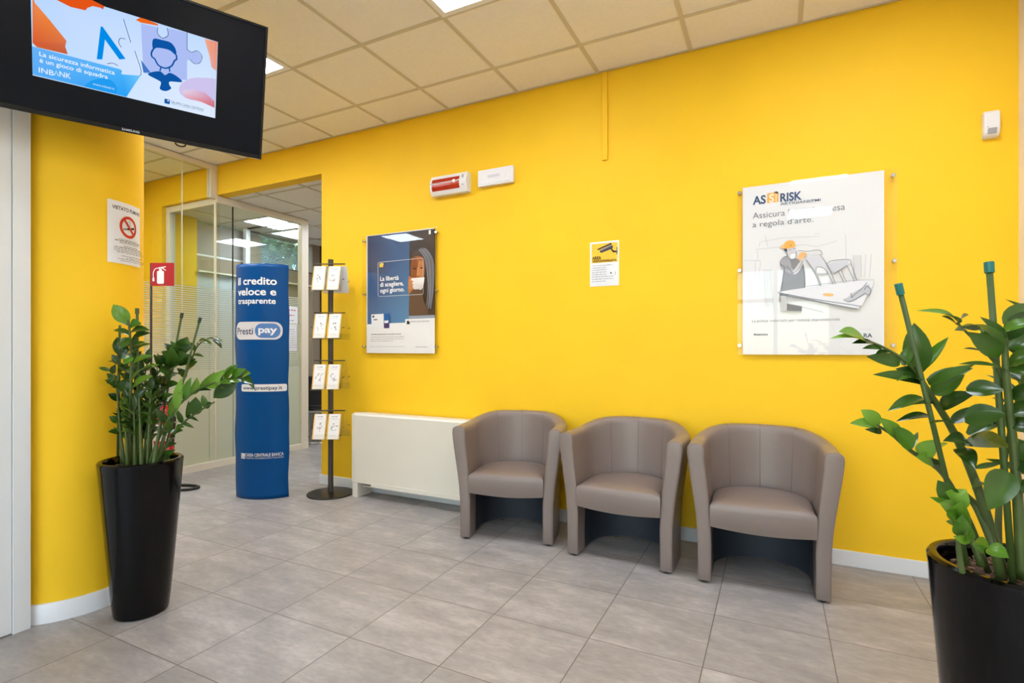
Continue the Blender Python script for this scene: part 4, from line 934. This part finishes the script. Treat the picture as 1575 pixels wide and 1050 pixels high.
for ti, (zr, zb) in enumerate(TIERS):
    bm = BM(); tube(bm, [(-0.128, -0.024, zr), (0.128, -0.024, zr)], 0.005, 10); obj('cross_rod', bm, GRAYM, t, smooth=True)
    hN = zr - zb
    for side in (-1, 1):
        bm = BM()
        yt, yb = side * 0.033, side * 0.1
        def slab(pa, pb, th):  # sheet between two (y,z) points
            d_ = Vector((pb[0] - pa[0], pb[1] - pa[1])); nn = Vector((-d_.y, d_.x)).normalized() * th
            prism(bm, [pa, pb, (pb[0] + nn.x, pb[1] + nn.y), (pa[0] + nn.x, pa[1] + nn.y)], 'x', -0.125, 0.125)
        slab((yt, zr + 0.004), (yb, zb), 0.003); slab((yb, zb), (yb + side * 0.028, zb + 0.004), 0.003)
        slab((yb + side * 0.026, zb + 0.002), (yb + side * 0.017, zb + 0.05), 0.0025)
        obj('holder', bm, ACRYL, t)
    # brochures resting in the front pocket
    for bi, x0 in enumerate((-0.112, 0.004)):
        wd, ht = 0.1, 0.205; jx = random.uniform(-0.004, 0.004) + (-0.006 if (ti, bi) == (0, 0) else 0)
        tag_l = f'white brochure with orange edges, {LAB[ti][1 + bi]} pocket of the {LAB[ti][0]} on the pole stand'
        yb = -0.1; ang = math.atan2(0.067, hN)
        org = stand_pt(x0 + jx, yb - 0.006, zb + 0.0075)
        o = obj('brochure', bx(0, wd, -0.012, 0, 0, ht), PAPER, None, loc=org); o.rotation_euler = (-ang, 0, YAW)
        o.rotation_mode = 'XYZ'
        tag(o, tag_l, 'brochure', 'brochures on the pole stand')
        cvb = Canvas(lambda u, v, h: (u, -0.012 - h, v)); broch_art(cvb, wd, ht, 100 + ti * 10 + bi); cvb.build('cover_print', INK, o)
    if ti == 0:
        o = obj('leaflet', bx(0, 0.22, 0, 0.006, 0, 0.225), PAPER, None, loc=stand_pt(-0.1, 0.106, zb + 0.0075)); o.rotation_euler = (ang, 0, YAW)
        tag(o, 'plain white sheet standing in the rear pocket of the top tier', 'leaflet')
    for sx in (-1, 1):
        for yy in (-0.075, 0.075): obj('holder_pin', tube(BM(), [(sx * 0.122, yy, zb + hN * 0.42), (sx * 0.136, yy, zb + hN * 0.42 + 0.006)], 0.003, 6), BLACKP, t)

# ------------------------------------------------------------------ fire extinguisher and its stand
EX, EY = -4.80, 2.70
t = thing('extinguisher_stand', 'black floor stand with a red extinguisher sign behind the left plant', 'stand', (EX, EY, 0), YAW)
bm = BM(); tube(bm, arc_pts([(-0.07, 0.02, 0.012), (0.22, 0.04, 0.012), (0.37, 0.0, 0.012), (0.36, -0.09, 0.012), (0.2, -0.13, 0.012), (-0.07, -0.13, 0.012)], 6), 0.012, 8); obj('base', bm, BLACKM, t, smooth=True)
bm = BM(); tube(bm, [(-0.055, 0.02, 0.012), (-0.055, 0.02, 1.95)], 0.009, 10); obj('pole', bm, mat('dark_red_brown_pole', (34, 15, 11), 0.6), t, smooth=True)
s_ = obj('sign_plate', bx(-0.045, 0.155, 0.003, 0.008, 1.75, 1.95), mat('sign_red', (178, 30, 36), 0.4), t)
bm = BM(); tube(bm, [(-0.055, 0.02, 0.32), (0.004, 0.0, 0.32)], 0.008, 8); tube(bm, [(-0.055, 0.02, 0.62), (0.004, 0.0, 0.62)], 0.008, 8); obj('bracket', bm, BLACKM, t)
cv = Canvas(lambda u, v, h: (u, 0.003 - h, v)); W2 = (244, 240, 240)
cv.rrect(0.008, 1.768, 0.068, 1.88, 0.012, W2); cv.rect(0.026, 1.875, 0.05, 1.9, W2); cv.raw([(0.02, 1.9), (0.085, 1.912), (0.085, 1.92), (0.02, 1.91)], rgb(*W2)); cv.raw([(0.045, 1.906), (0.085, 1.88), (0.088, 1.886), (0.05, 1.914)], rgb(*W2))
cv.curve([(0.022, 1.905), (-0.008, 1.896), (-0.024, 1.86), (-0.022, 1.82)], 0.007, W2); cv.rect(-0.03, 1.79, -0.014, 1.822, W2)
cv.build('pictogram', INK, s_)
ext = stand_pt(0, 0, 0); px_ = Vector((EX + 0.085 * cs + 0.02 * sn, EY + 0.085 * sn - 0.02 * cs, 0.22))
t = thing('fire_extinguisher', 'red fire extinguisher hanging on the black stand, half hidden by the left plant', 'fire extinguisher', px_, YAW)
obj('foot_ring', lathe(BM(), [(0, 0), (0.07, 0), (0.074, 0.01), (0.074, 0.075), (0.07, 0.08), (0, 0.08)], 32), BLACKP, t, smooth=False)
autosmooth(obj('body', lathe(BM(), [(0, 0.08), (0.07, 0.081), (0.076, 0.1), (0.076, 0.42), (0.066, 0.465), (0.04, 0.49), (0.022, 0.5), (0.02, 0.52), (0, 0.52)], 40), REDP, t), 40)
cv = Canvas(lambda u, v, h: ((0.0764 + h) * math.sin(u / 0.0764), -(0.0764 + h) * math.cos(u / 0.0764), v), step=0.01)
cv.rect(-0.06, 0.2, 0.085, 0.34, (236, 228, 226)); cv.rect(-0.06, 0.11, 0.085, 0.17, (214, 90, 84)); cv.rrect(0.015, 0.12, 0.06, 0.155, 0.01, (246, 244, 242)); cv.ring((0.038, 0.137), 0.006, 0.011, (60, 50, 50), 16)
for k in range(4): cv.words(-0.05, 0.31 - k * 0.025, 0.12, 0.008, (150, 90, 90), 200 + k)
cv.build('label', INK, t)
bm = BM(); box(bm, -0.012, 0.012, -0.09, 0.03, 0.545, 0.553); box(bm, -0.012, 0.012, -0.08, 0.02, 0.52, 0.53); box(bm, -0.01, 0.01, -0.012, 0.012, 0.515, 0.55); obj('valve_handle', bm, BLACKP, t, bevel=0.002)
bm = BM(); tube(bm, arc_pts([(0.01, 0, 0.53), (0.07, -0.01, 0.5), (0.1, -0.01, 0.38), (0.088, -0.02, 0.24), (0.086, -0.02, 0.18)], 6), 0.009, 8); obj('hose', bm, BLACKP, t, smooth=True)

# ------------------------------------------------------------------ office furniture behind the passage
t = thing('visitor_chair', 'black office chair with grey shell and cantilever legs behind the passage', 'chair', (-5.32, 5.02, 0), math.radians(205))
autosmooth(obj('seat', prism(BM(), [(-0.23, 0.44), (-0.2, 0.42), (0.2, 0.42), (0.23, 0.44), (0.22, 0.48), (-0.22, 0.48)], 'x', -0.22, 0.22), NAVYF, t, bevel=0.015), 60)
autosmooth(obj('backrest', prism(BM(), [(0.2, 0.5), (0.235, 0.49), (0.3, 0.86), (0.275, 0.87)], 'x', -0.21, 0.21), NAVYF, t, bevel=0.01), 60)
obj('seat_shell', bx(-0.225, 0.225, -0.22, 0.23, 0.395, 0.42), GPLAST, t, bevel=0.01)
for sx in (-1, 1):
    bm = BM(); tube(bm, arc_pts([(sx * 0.23, 0.2, 0.4), (sx * 0.235, -0.2, 0.4), (sx * 0.235, -0.26, 0.33), (sx * 0.235, -0.24, 0.06), (sx * 0.235, -0.18, 0.013), (sx * 0.235, 0.22, 0.013)], 6), 0.012, 10); obj('leg', bm, CHROME, t, smooth=True)
    bm = BM(); tube(bm, arc_pts([(sx * 0.24, 0.24, 0.62), (sx * 0.25, 0.0, 0.64), (sx * 0.245, -0.2, 0.62)], 5), 0.014, 8); obj('armrest', bm, GPLAST, t, smooth=True)
bm = BM(); tube(bm, [(-0.235, 0.22, 0.013), (0.235, 0.22, 0.013)], 0.012, 10); obj('leg_stretcher', bm, CHROME, t, smooth=True)
t = thing('office_desk', 'white office desk behind the black office chair', 'desk', (-5.3, 5.55, 0))
obj('desk_top', bx(-0.55, 0.9, -0.28, 0.28, 0.72, 0.745), WPLAST, t, bevel=0.003)
for x, y in ((-0.5, -0.24), (0.85, -0.24), (-0.5, 0.24), (0.85, 0.24)): obj('leg', bx(x - 0.02, x + 0.02, y - 0.02, y + 0.02, 0, 0.72), GPLAST, t)
t = tag(obj('folder', bx(-0.12, 0.12, -0.15, 0.15, 0, 0.03), mat('blue_folder', (30, 90, 190), 0.5), None, loc=(-5.62, 5.44, 0.745)), 'blue folder lying on the white office desk', 'folder')
t = thing('desk_phone', 'white desk telephone on the office desk beside the blue folder', 'telephone', (-5.38, 5.4, 0.745), math.radians(20))
obj('body', prism(BM(), [(-0.09, 0), (0.09, 0), (0.09, 0.05), (-0.09, 0.015)], 'x', -0.09, 0.09), WPLAST, t, bevel=0.004)
obj('handset', prism(BM(), [(-0.09, 0.02), (0.09, 0.055), (0.09, 0.085), (-0.09, 0.05)], 'x', -0.09, -0.04), WPLAST, t, bevel=0.006)

# ------------------------------------------------------------------ potted ZZ plants
def leaf(bm, a, b, wid, nrm, bend=0.12, fold=0.16, mi=0, n=8):
    a, b = Vector(a), Vector(b); ax = b - a; L = ax.length
    if L < 1e-5: return
    ax.normalize(); side = ax.cross(nrm)
    if side.length < 1e-4: side = ax.cross(Vector((0.3, 0.5, 0.8)))
    side.normalize(); up = side.cross(ax).normalized()
    rows = []
    for i in range(n + 1):
        t_ = i / n; w_ = wid * (math.sin(PI * min(1, 0.06 + 0.94 * t_ ** 0.85)) ** 0.75) * (1.0 if t_ < 0.8 else max(0.0, 1 - ((t_ - 0.8) / 0.2) ** 2.2))
        w_ = max(w_, wid * 0.05 if i < n else 0.0003)
        c_0 = a + ax * (L * t_) + up * (bend * L * math.sin(PI * t_) * 0.9)
        rows.append([bm.verts.new(c_0 + side * (s_1 * w_ * 0.5) + up * (fold * w_ * abs(s_1) ** 1.4)) for s_1 in (-1, -0.55, 0, 0.55, 1)])
    for A, B in zip(rows, rows[1:]):
        for k in range(4):
            f_ = bm.faces.new((A[k], A[k + 1], B[k + 1], B[k])); f_.material_index = mi; f_.smooth = True
def pot_and_soil(t, H=0.70, rb=0.108, rt=0.165):
    prof = [(0, 0), (rb - 0.012, 0), (rb - 0.003, 0.004), (rb, 0.014)] + [(rb + (rt - 0.002 - rb) * (k / 12) ** 0.9, 0.014 + (H - 0.03 - 0.014) * k / 12) for k in range(1, 13)] + [(rt, H - 0.016), (rt, H - 0.008), (rt - 0.005, H - 0.001), (rt - 0.014, H), (rt - 0.021, H - 0.003), (rt - 0.025, H - 0.012), (rt - 0.027, H - 0.05), (rt - 0.03, H - 0.075)]
    autosmooth(obj('pot', lathe(BM(), prof, 72), GLAZE, t), 35)
    rs = rt - 0.029
    obj('soil', lathe(BM(), [(rs, H - 0.06), (rs * 0.97, H - 0.043), (rs * 0.5, H - 0.036), (0, H - 0.034)], 40), SOIL, t, smooth=True)
    bm = BM()
    for k in range(260):
        a, r_ = random.random() * 2 * PI, rs * 0.94 * math.sqrt(random.random())
        m4 = Matrix.Translation((r_ * math.cos(a), r_ * math.sin(a), H - 0.038 + random.random() * 0.006)) @ Matrix.Rotation(random.random() * 6, 4, 'Z') @ Matrix.Diagonal((random.uniform(0.004, 0.009), random.uniform(0.004, 0.007), random.uniform(0.003, 0.006), 1))
        bmesh.ops.create_icosphere(bm, subdivisions=1, radius=1, matrix=m4)
    o = obj('clay_pebbles', bm, PEBBLE, t, smooth=True); o['kind'] = 'stuff'

class Plant:
    def __init__(self, name, label, pos, depth, **k):
        self.t = thing(name, label, 'potted plant', pos); self.o = Vector(pos); self.d = depth; pot_and_soil(self.t, **k)
    def P(self, px, py, dd=0.0): return at(px, py, self.d + dd) - self.o
    def stake(self, top, low, r=0.0055, cap=None):
        a = self.P(*low); b = self.P(*top)
        bm = BM(); tube(bm, [a, b], r, 10); s = obj('stake', bm, STAKE, self.t, smooth=True)
        if cap:
            d_ = (b - a).normalized(); bm = BM(); tube(bm, [b - d_ * 0.022, b + d_ * 0.003], r * 1.45, 12); obj('stake_cap', bm, cap, s)
    def stem(self, pts, r0, r1, explicit=(), auto=None, young=False):
        """pts: (px, py, depth offset); explicit leaves: (base px, py, dd, tip px, py, dd, width_px[, young]); auto: (t0, t1, pairs, length, seed)"""
        path = arc_pts([self.P(*p) for p in pts], 6); n = len(path)
        bm = BM(); tube(bm, path, [r0 + (r1 - r0) * (i / (n - 1)) ** 0.7 for i in range(n)], 9); st = obj('stem', bm, STEM, self.t, smooth=True)
        bm = BM(); view = (self.o + Vector((0, 0, 1.0)) - Vector((0, 0, CAMZ))); view.z = 0; view.normalize(); any_ = False
        for e in explicit:
            a, b = self.P(*e[:3]), self.P(*e[3:6]); wd = e[6] * self.d / FPX; rnd = random.Random(int(e[0] * 7 + e[4]))
            nr = (Vector((0, 0, 1)) * rnd.uniform(0.2, 0.75) - view * rnd.uniform(0.6, 1.1) + Vector((rnd.uniform(-0.3, 0.3), rnd.uniform(-0.3, 0.3), 0))).normalized()
            leaf(bm, a, b, wd * 1.12, nr, rnd.uniform(0.02, 0.14), rnd.uniform(0.08, 0.22), 1 if (len(e) > 7 and e[7]) or young else 0); any_ = True
        if auto:
            t0, t1, pairs, ln, seed = auto; rnd = random.Random(seed); tw = rnd.uniform(0, PI)
            for k in range(pairs):
                f = t0 + (t1 - t0) * k / max(1, pairs - 1); x = f * (n - 1); i = min(int(x), n - 2); p = path[i].lerp(path[i + 1], x - i); ax = (path[i + 1] - path[i]).normalized()
                s0 = ax.cross(Vector((0, 0, 1))); s0 = s0.normalized() if s0.length > 0.05 else Vector((cs, sn, 0))
                s0 = (Matrix.Rotation(tw + rnd.uniform(-0.4, 0.4), 3, ax) @ s0)
                for sg in (-1, 1):
                    dr = (s0 * sg * rnd.uniform(0.75, 1.0) + ax * rnd.uniform(0.35, 0.8) + Vector((0, 0, rnd.uniform(-0.1, 0.25)))).normalized(); l_ = ln * rnd.uniform(0.75, 1.1) * (1 - 0.25 * (f - t0) / max(1e-3, t1 - t0))
                    nr = (ax * 0.6 + Vector((0, 0, 0.7)) - view * rnd.uniform(0, 0.6) + Vector((rnd.uniform(-.3, .3), rnd.uniform(-.3, .3), 0))).normalized()
                    leaf(bm, p, p + dr * l_, l_ * rnd.uniform(0.36, 0.44), nr, rnd.uniform(0.0, 0.14), rnd.uniform(0.08, 0.22), 1 if young and rnd.random() < 0.7 else 0)
            ax = (path[-1] - path[-2]).normalized(); leaf(bm, path[-1], path[-1] + ax * ln * 0.8, ln * 0.32, Vector((0, 0, 1)) - view * 0.5, 0.05, 0.15, 1 if young else 0); any_ = True
        if any_: obj('leaflets', bm, [LEAF, LEAFY], st, keep=True)
        else: bm.free()

exec_left = Plant('potted_zz_plant', 'green leafy plant in a tall black pot beside the yellow column', (-2.6, 1.4, 0), 2.414)
L = exec_left
L.stake((211, 475, -0.02), (213, 715, -0.02), r=0.0058, cap=STAKE); L.stake((184.5, 500, 0.05), (181, 712, 0.05), r=0.0055)
L.stake((280, 482, 0.02), (236, 715, 0.02), r=0.0048, cap=CAPD); L.stake((308, 489, -0.02), (247, 715, -0.02), r=0.0048, cap=CAPD)
# tall left shoot
L.stem([(199, 718, -0.03), (200, 640, -0.03), (202, 560, -0.03), (199, 505, -0.03), (196, 488, -0.03)], 0.009, 0.004, [
    (197, 496, -.03, 174, 468, -.05, 19, 1), (198, 500, -.03, 178, 487, 0, 12), (200, 502, -.03, 218, 498, -.06, 15, 1), (201, 512, -.03, 231, 508, -.05, 13), (202, 524, -.03, 232, 512, -.07, 13), (201, 515, -.03, 174, 508, -.02, 9), (200, 520, -.03, 186, 536, -.08, 13),
    (203, 536, -.03, 224, 526, -.06, 9), (204, 545, -.03, 233, 529, -.08, 12), (203, 556, -.03, 218, 540, 0, 10), (202, 532, -.03, 182, 524, .03, 11), (202, 548, -.03, 190, 560, -.07, 11, 1), (203, 566, -.03, 236, 547, -.1, 13, 1), (203, 575, -.03, 182, 560, .03, 14), (204, 584, -.03, 246, 561, -.1, 14, 1), (204, 596, -.03, 236, 578, -.1, 14, 1), (202, 600, -.03, 178, 590, -.03, 14), (204, 615, -.03, 228, 596, -.02, 11)])
L.stem([(188, 718, 0.03), (184, 640, 0.03), (182, 580, 0.03), (184, 540, 0.04)], 0.008, 0.004, [
    (183, 560, .03, 172, 545, .02, 10), (182, 590, .03, 164, 574, 0, 11), (182, 575, .03, 198, 560, .0, 12), (183, 600, .03, 200, 582, 0, 13), (183, 615, .03, 166, 605, 0, 10), (183, 630, .03, 205, 612, -.03, 12), (184, 648, .03, 168, 640, .0, 10), (183, 604, .03, 176, 584, -.03, 9), (184, 665, .03, 166, 664, -.02, 9), (184, 545, .03, 180, 518, .04, 12), (184, 552, .03, 196, 530, .05, 11)])
L.stem([(192, 718, -0.01), (184, 650, -0.02), (180, 600, -0.03), (176, 580, -0.03), (164, 566, -0.03)], 0.006, 0.002, [(176, 580, -.03, 165, 590, -.05, 9), (168, 570, -.03, 152, 565, -.03, 6), (173, 574, -.03, 178, 560, -.05, 8), (179, 597, -.03, 161, 584, -.06, 12)])
# dark cluster
L.stem([(222, 718, 0.02), (234, 650, 0.03), (252, 600, 0.03), (268, 560, 0.02), (280, 530, 0.02)], 0.008, 0.003, [
    (280, 535, .02, 289, 518, 0, 17), (275, 540, .02, 262, 524, -.02, 9), (272, 548, .02, 252, 528, -.02, 12), (270, 552, .02, 248, 540, -.03, 13), (264, 562, .02, 244, 546, -.03, 14), (272, 552, .02, 290, 545, -.04, 17), (266, 565, .02, 262, 532, -.05, 16), (262, 570, .02, 244, 570, -.04, 15), (262, 575, .02, 282, 556, -.06, 18), (258, 582, .02, 276, 576, -.07, 16), (256, 590, .02, 240, 582, -.05, 14), (254, 597, .02, 276, 590, -.05, 13), (248, 612, .02, 232, 598, -.04, 12), (246, 620, .02, 268, 606, -.06, 12), (240, 635, .02, 226, 618, -.02, 11), (262, 560, .02, 282, 536, .02, 15), (276, 545, .02, 300, 530, .0, 12), (274, 560, .02, 302, 552, .02, 10)])
L.stem([(215, 718, 0.05), (222, 640, 0.06), (236, 590, 0.06), (250, 560, 0.06)], 0.007, 0.003, auto=(0.2, 1, 10, 0.1, 11))
L.stem([(207, 718, 0.04), (210, 650, 0.06), (218, 600, 0.07), (226, 560, 0.07)], 0.007, 0.003, auto=(0.15, 1, 10, 0.1, 12))
# shoot to upper right with drooping tip
L.stem([(236, 718, 0.0), (262, 640, 0.02), (292, 560, 0.04), (304, 532, 0.04), (322, 520, 0.03), (334, 524, 0.02)], 0.006, 0.002, [(304, 530, .04, 318, 522, 0, 8), (312, 525, .03, 326, 530, .0, 7), (322, 520, .03, 336, 518, 0, 5), (330, 521, .03, 343, 527, 0, 5), (328, 522, .03, 341, 536, .0, 8), (300, 540, .04, 292, 526, .02, 9), (298, 545, .04, 314, 549, .02, 5), (295, 556, .04, 282, 544, .02, 10), (290, 565, .04, 304, 556, .0, 11), (286, 580, .04, 272, 566, .0, 10)])
# long arching shoot to the right
L.stem([(228, 718, -0.04), (248, 665, -0.06), (276, 622, -0.1), (310, 596, -0.14), (345, 584, -0.16), (372, 578, -0.17)], 0.0085, 0.003, [
    (262, 640, -.08, 272, 600, -.12, 12, 1), (272, 628, -.1, 280, 580, -.14, 12, 1), (284, 615, -.11, 294, 580, -.14, 11, 1), (296, 606, -.12, 303, 580, -.15, 11, 1), (300, 602, -.12, 326, 600, -.15, 6), (310, 597, -.13, 330, 572, -.16, 12, 1), (318, 594, -.14, 344, 596, -.18, 8, 1), (325, 592, -.14, 346, 568, -.18, 13, 1), (332, 590, -.14, 356, 590, -.19, 11, 1), (340, 586, -.15, 356, 564, -.2, 12, 1), (346, 584, -.15, 366, 560, -.2, 12, 1), (352, 583, -.15, 368, 588, -.2, 10, 1), (358, 581, -.16, 379, 567, -.2, 13, 1), (368, 579, -.16, 388, 590, -.2, 13), (372, 578, -.17, 386, 574, -.2, 11, 1), (374, 580, -.17, 392, 599, -.18, 8), (362, 586, -.16, 328, 612, -.16, 19), (290, 612, -.11, 268, 596, -.12, 9, 1), (256, 650, -.07, 238, 628, -.1, 10)])
# lower right shoot
L.stem([(236, 718, -0.02), (258, 682, -0.04), (282, 650, -0.07), (310, 630, -0.09), (330, 618, -0.1)], 0.008, 0.003, [
    (300, 637, -.08, 301, 610, -.1, 17), (316, 626, -.09, 311, 607, -.1, 8), (316, 626, -.09, 326, 619, -.1, 9), (288, 642, -.07, 290, 616, -.09, 7), (286, 640, -.07, 306, 648, -.09, 5), (278, 648, -.06, 299, 658, -.08, 5), (270, 660, -.05, 284, 656, -.09, 9), (264, 668, -.05, 282, 662, -.08, 10), (262, 664, -.05, 252, 640, -.08, 9), (258, 676, -.05, 270, 672, -.08, 8), (256, 690, -.05, 272, 682, -.09, 10), (254, 700, -.05, 270, 692, -.08, 9), (252, 706, -.05, 262, 705, -.1, 10), (280, 650, -.06, 272, 630, -.08, 7)])
# thick pale basal stalks
for px, tx, ty, dd, r in ((218, 214, 610, -0.07, 0.0105), (208, 206, 630, -0.06, 0.009), (235, 248, 640, -0.08, 0.011), (226, 232, 600, -0.05, 0.008), (243, 262, 630, 0.0, 0.007), (196, 192, 620, -0.05, 0.008), (203, 198, 590, 0.02, 0.007)):
    L.stem([(px, 720, dd), ((px + tx) / 2, (720 + ty) / 2, dd), (tx, ty, dd)], r, 0.004, auto=(0.55, 1, 5, 0.085, int(px)) if r < 0.0095 else None)
for px, tx, ty, dd, sd in ((198, 192, 545, 0.06, 71), (212, 216, 575, 0.02, 72), (226, 262, 575, 0.08, 73), (205, 208, 540, 0.08, 74), (220, 240, 600, -0.02, 75)):
    L.stem([(px, 718, dd), ((px * 2 + tx) / 3, 650, dd), (tx, ty, dd)], 0.006, 0.003, auto=(0.3, 1, 9, 0.095, sd))

R = Plant('potted_zz_plant', 'large glossy plant in a black pot at the right end of the wall', (0.505, 1.63, 0), 1.232)
R.stake((1382, 438, -0.06), (1488, 868, -0.02), r=0.0055, cap=CAPM); R.stake((1521, 405, 0.0), (1558, 900, -0.06), r=0.0068, cap=CAPM)
R.stem([(1542, 880, 0.0), (1506, 757, 0.0), (1467, 665, 0.0), (1428, 602, -0.02), (1420, 588, -0.02)], 0.0125, 0.005, [
    (1424, 590, -.02, 1342, 576, -.06, 18), (1424, 596, -.02, 1378, 586, -.08, 12), (1420, 583, -.02, 1377, 567, -.04, 20), (1414, 572, -.02, 1406, 496, -.02, 32, 0), (1418, 568, -.02, 1459, 518, -.06, 16, 1), (1426, 586, -.02, 1497, 566, -.05, 18), (1428, 590, -.02, 1500, 560, -.1, 14), (1434, 604, -.01, 1484, 576, -.06, 24), (1420, 612, -.02, 1365, 632, -.06, 17), (1445, 624, 0, 1405, 622, -.08, 9), (1446, 626, 0, 1502, 604, -.08, 22), (1486, 600, -.08, 1545, 600, -.12, 26), (1430, 640, 0, 1378, 648, -.02, 12), (1466, 650, 0, 1430, 652, -.08, 12), (1464, 650, 0, 1512, 625, .0, 20), (1484, 646, -.08, 1548, 636, -.13, 32), (1490, 680, 0, 1450, 678, -.1, 20), (1486, 676, 0, 1552, 688, -.14, 32), (1476, 690, 0, 1500, 722, -.1, 22), (1488, 668, 0, 1540, 648, .02, 22), (1500, 720, 0, 1540, 712, .0, 9), (1548, 725, -.06, 1520, 785, -.12, 34), (1506, 740, 0, 1495, 752, -.06, 12)])
R.stem([(1426, 598, -0.02), (1398, 560, -0.04), (1362, 536, -0.05), (1330, 522, -0.06)], 0.005, 0.0025, [(1330, 522, -.06, 1290, 510, -.08, 24, 1), (1328, 524, -.06, 1276, 521, -.08, 10, 1), (1344, 528, -.06, 1310, 528, -.07, 10), (1356, 536, -.05, 1326, 536, -.06, 9), (1368, 542, -.05, 1346, 546, -.06, 10), (1384, 558, -.04, 1332, 548, -.05, 18, 0), (1390, 562, -.04, 1402, 530, -.04, 15)])
R.stem([(1510, 870, 0.0), (1482, 790, 0.02), (1450, 728, 0.02), (1402, 694, 0.01), (1372, 668, 0.0), (1346, 652, 0.0)], 0.009, 0.003, [(1348, 654, 0, 1307, 651, 0, 15, 1), (1354, 652, 0, 1324, 630, 0, 20, 1), (1356, 664, 0, 1330, 660, -.02, 9), (1380, 668, 0, 1352, 642, -.03, 18, 1), (1402, 688, 0, 1372, 654, -.02, 22, 1), (1402, 690, 0, 1412, 664, .02, 8), (1414, 698, .01, 1440, 676, -.02, 22, 1), (1436, 708, .02, 1408, 702, -.02, 20, 1), (1438, 700, .01, 1458, 682, -.06, 16, 1), (1446, 718, .02, 1432, 704, 0, 10)])
# bright low shoot
R.stem([(1480, 880, -0.09), (1474, 836, -0.1), (1478, 800, -0.1), (1470, 770, -0.1), (1462, 752, -0.1)], 0.006, 0.003, [
    (1466, 770, -.1, 1442, 738, -.1, 22, 0), (1466, 774, -.1, 1486, 752, -.12, 26, 1), (1466, 776, -.1, 1430, 764, -.11, 9, 1), (1468, 786, -.1, 1444, 772, -.12, 20, 1), (1478, 800, -.1, 1456, 786, -.14, 18, 1), (1478, 806, -.1, 1482, 770, -.15, 26, 1), (1480, 830, -.1, 1494, 800, -.14, 20, 1), (1480, 812, -.1, 1456, 800, -.14, 10, 1), (1494, 830, -.1, 1466, 824, -.14, 13, 1), (1486, 826, -.1, 1480, 790, -.14, 22, 1), (1500, 832, -.1, 1522, 842, -.14, 16, 1), (1520, 842, -.1, 1552, 858, -.14, 20, 1), (1512, 850, -.1, 1496, 838, -.14, 12, 1)])
R.stem([(1540, 890, -0.02), (1528, 840, -0.02), (1502, 780, 0.02), (1484, 760, 0.02)], 0.011, 0.007)
R.stem([(1520, 880, 0.03), (1494, 806, 0.05), (1462, 748, 0.06)], 0.007, 0.004)
# main right-hand stem
R.stem([(1572, 890, -0.04), (1566, 780, -0.04), (1558, 680, -0.04), (1548, 580, -0.04), (1545, 520, -0.04)], 0.0125, 0.006, [
    (1548, 525, -.04, 1507, 487, -.05, 13), (1546, 540, -.04, 1502, 498, 0, 10), (1543, 508, -.04, 1590, 498, -.1, 20, 1), (1546, 500, -.04, 1580, 466, -.02, 24), (1548, 522, -.04, 1592, 478, -.04, 26), (1550, 535, -.04, 1600, 520, -.06, 24), (1552, 560, -.04, 1606, 545, -.1, 24), (1553, 566, -.04, 1610, 574, -.1, 22), (1550, 570, -.04, 1474, 560, -.12, 13), (1552, 590, -.04, 1562, 612, .0, 16), (1556, 610, -.04, 1612, 596, -.1, 22), (1556, 630, -.04, 1616, 628, -.1, 26), (1558, 650, -.04, 1612, 660, -.1, 24), (1562, 700, -.04, 1612, 690, -.08, 24), (1562, 716, -.04, 1620, 720, -.1, 22), (1556, 600, -.04, 1520, 590, .04, 16), (1556, 636, -.04, 1512, 660, .05, 18), (1562, 740, -.04, 1606, 770, -.08, 22)])
R.stem([(1552, 620, -0.02), (1538, 570, -0.03), (1520, 545, -0.04), (1496, 520, -0.06), (1474, 498, -0.07)], 0.005, 0.0025, [
    (1470, 492, -.07, 1408, 478, -.1, 8, 1), (1474, 496, -.07, 1448, 482, -.1, 16, 0), (1476, 498, -.07, 1490, 484, -.12, 13), (1472, 500, -.07, 1448, 486, -.08, 12), (1480, 502, -.07, 1508, 506, -.06, 9), (1486, 508, -.07, 1468, 508, -.1, 8), (1546, 532, -.05, 1470, 504, -.12, 15), (1540, 545, -.05, 1488, 510, -.08, 24), (1534, 530, -.02, 1502, 514, -.02, 22), (1510, 540, -.05, 1482, 536, -.06, 7)])
R.stem([(1590, 890, 0.05), (1592, 760, 0.06), (1578, 640, 0.06), (1576, 560, 0.06), (1590, 500, 0.06)], 0.011, 0.005, auto=(0.3, 1, 9, 0.12, 41))
R.stem([(1610, 880, 0.0), (1640, 720, -0.02), (1680, 600, -0.04), (1720, 540, -0.06)], 0.011, 0.004, auto=(0.3, 1, 9, 0.12, 42))
R.stem([(1600, 880, 0.08), (1620, 700, 0.14), (1650, 580, 0.2)], 0.011, 0.004, auto=(0.35, 1, 8, 0.12, 43))
R.stem([(1535, 880, 0.06), (1538, 760, 0.09), (1560, 640, 0.12), (1600, 560, 0.13)], 0.009, 0.004, auto=(0.5, 1, 6, 0.11, 44))
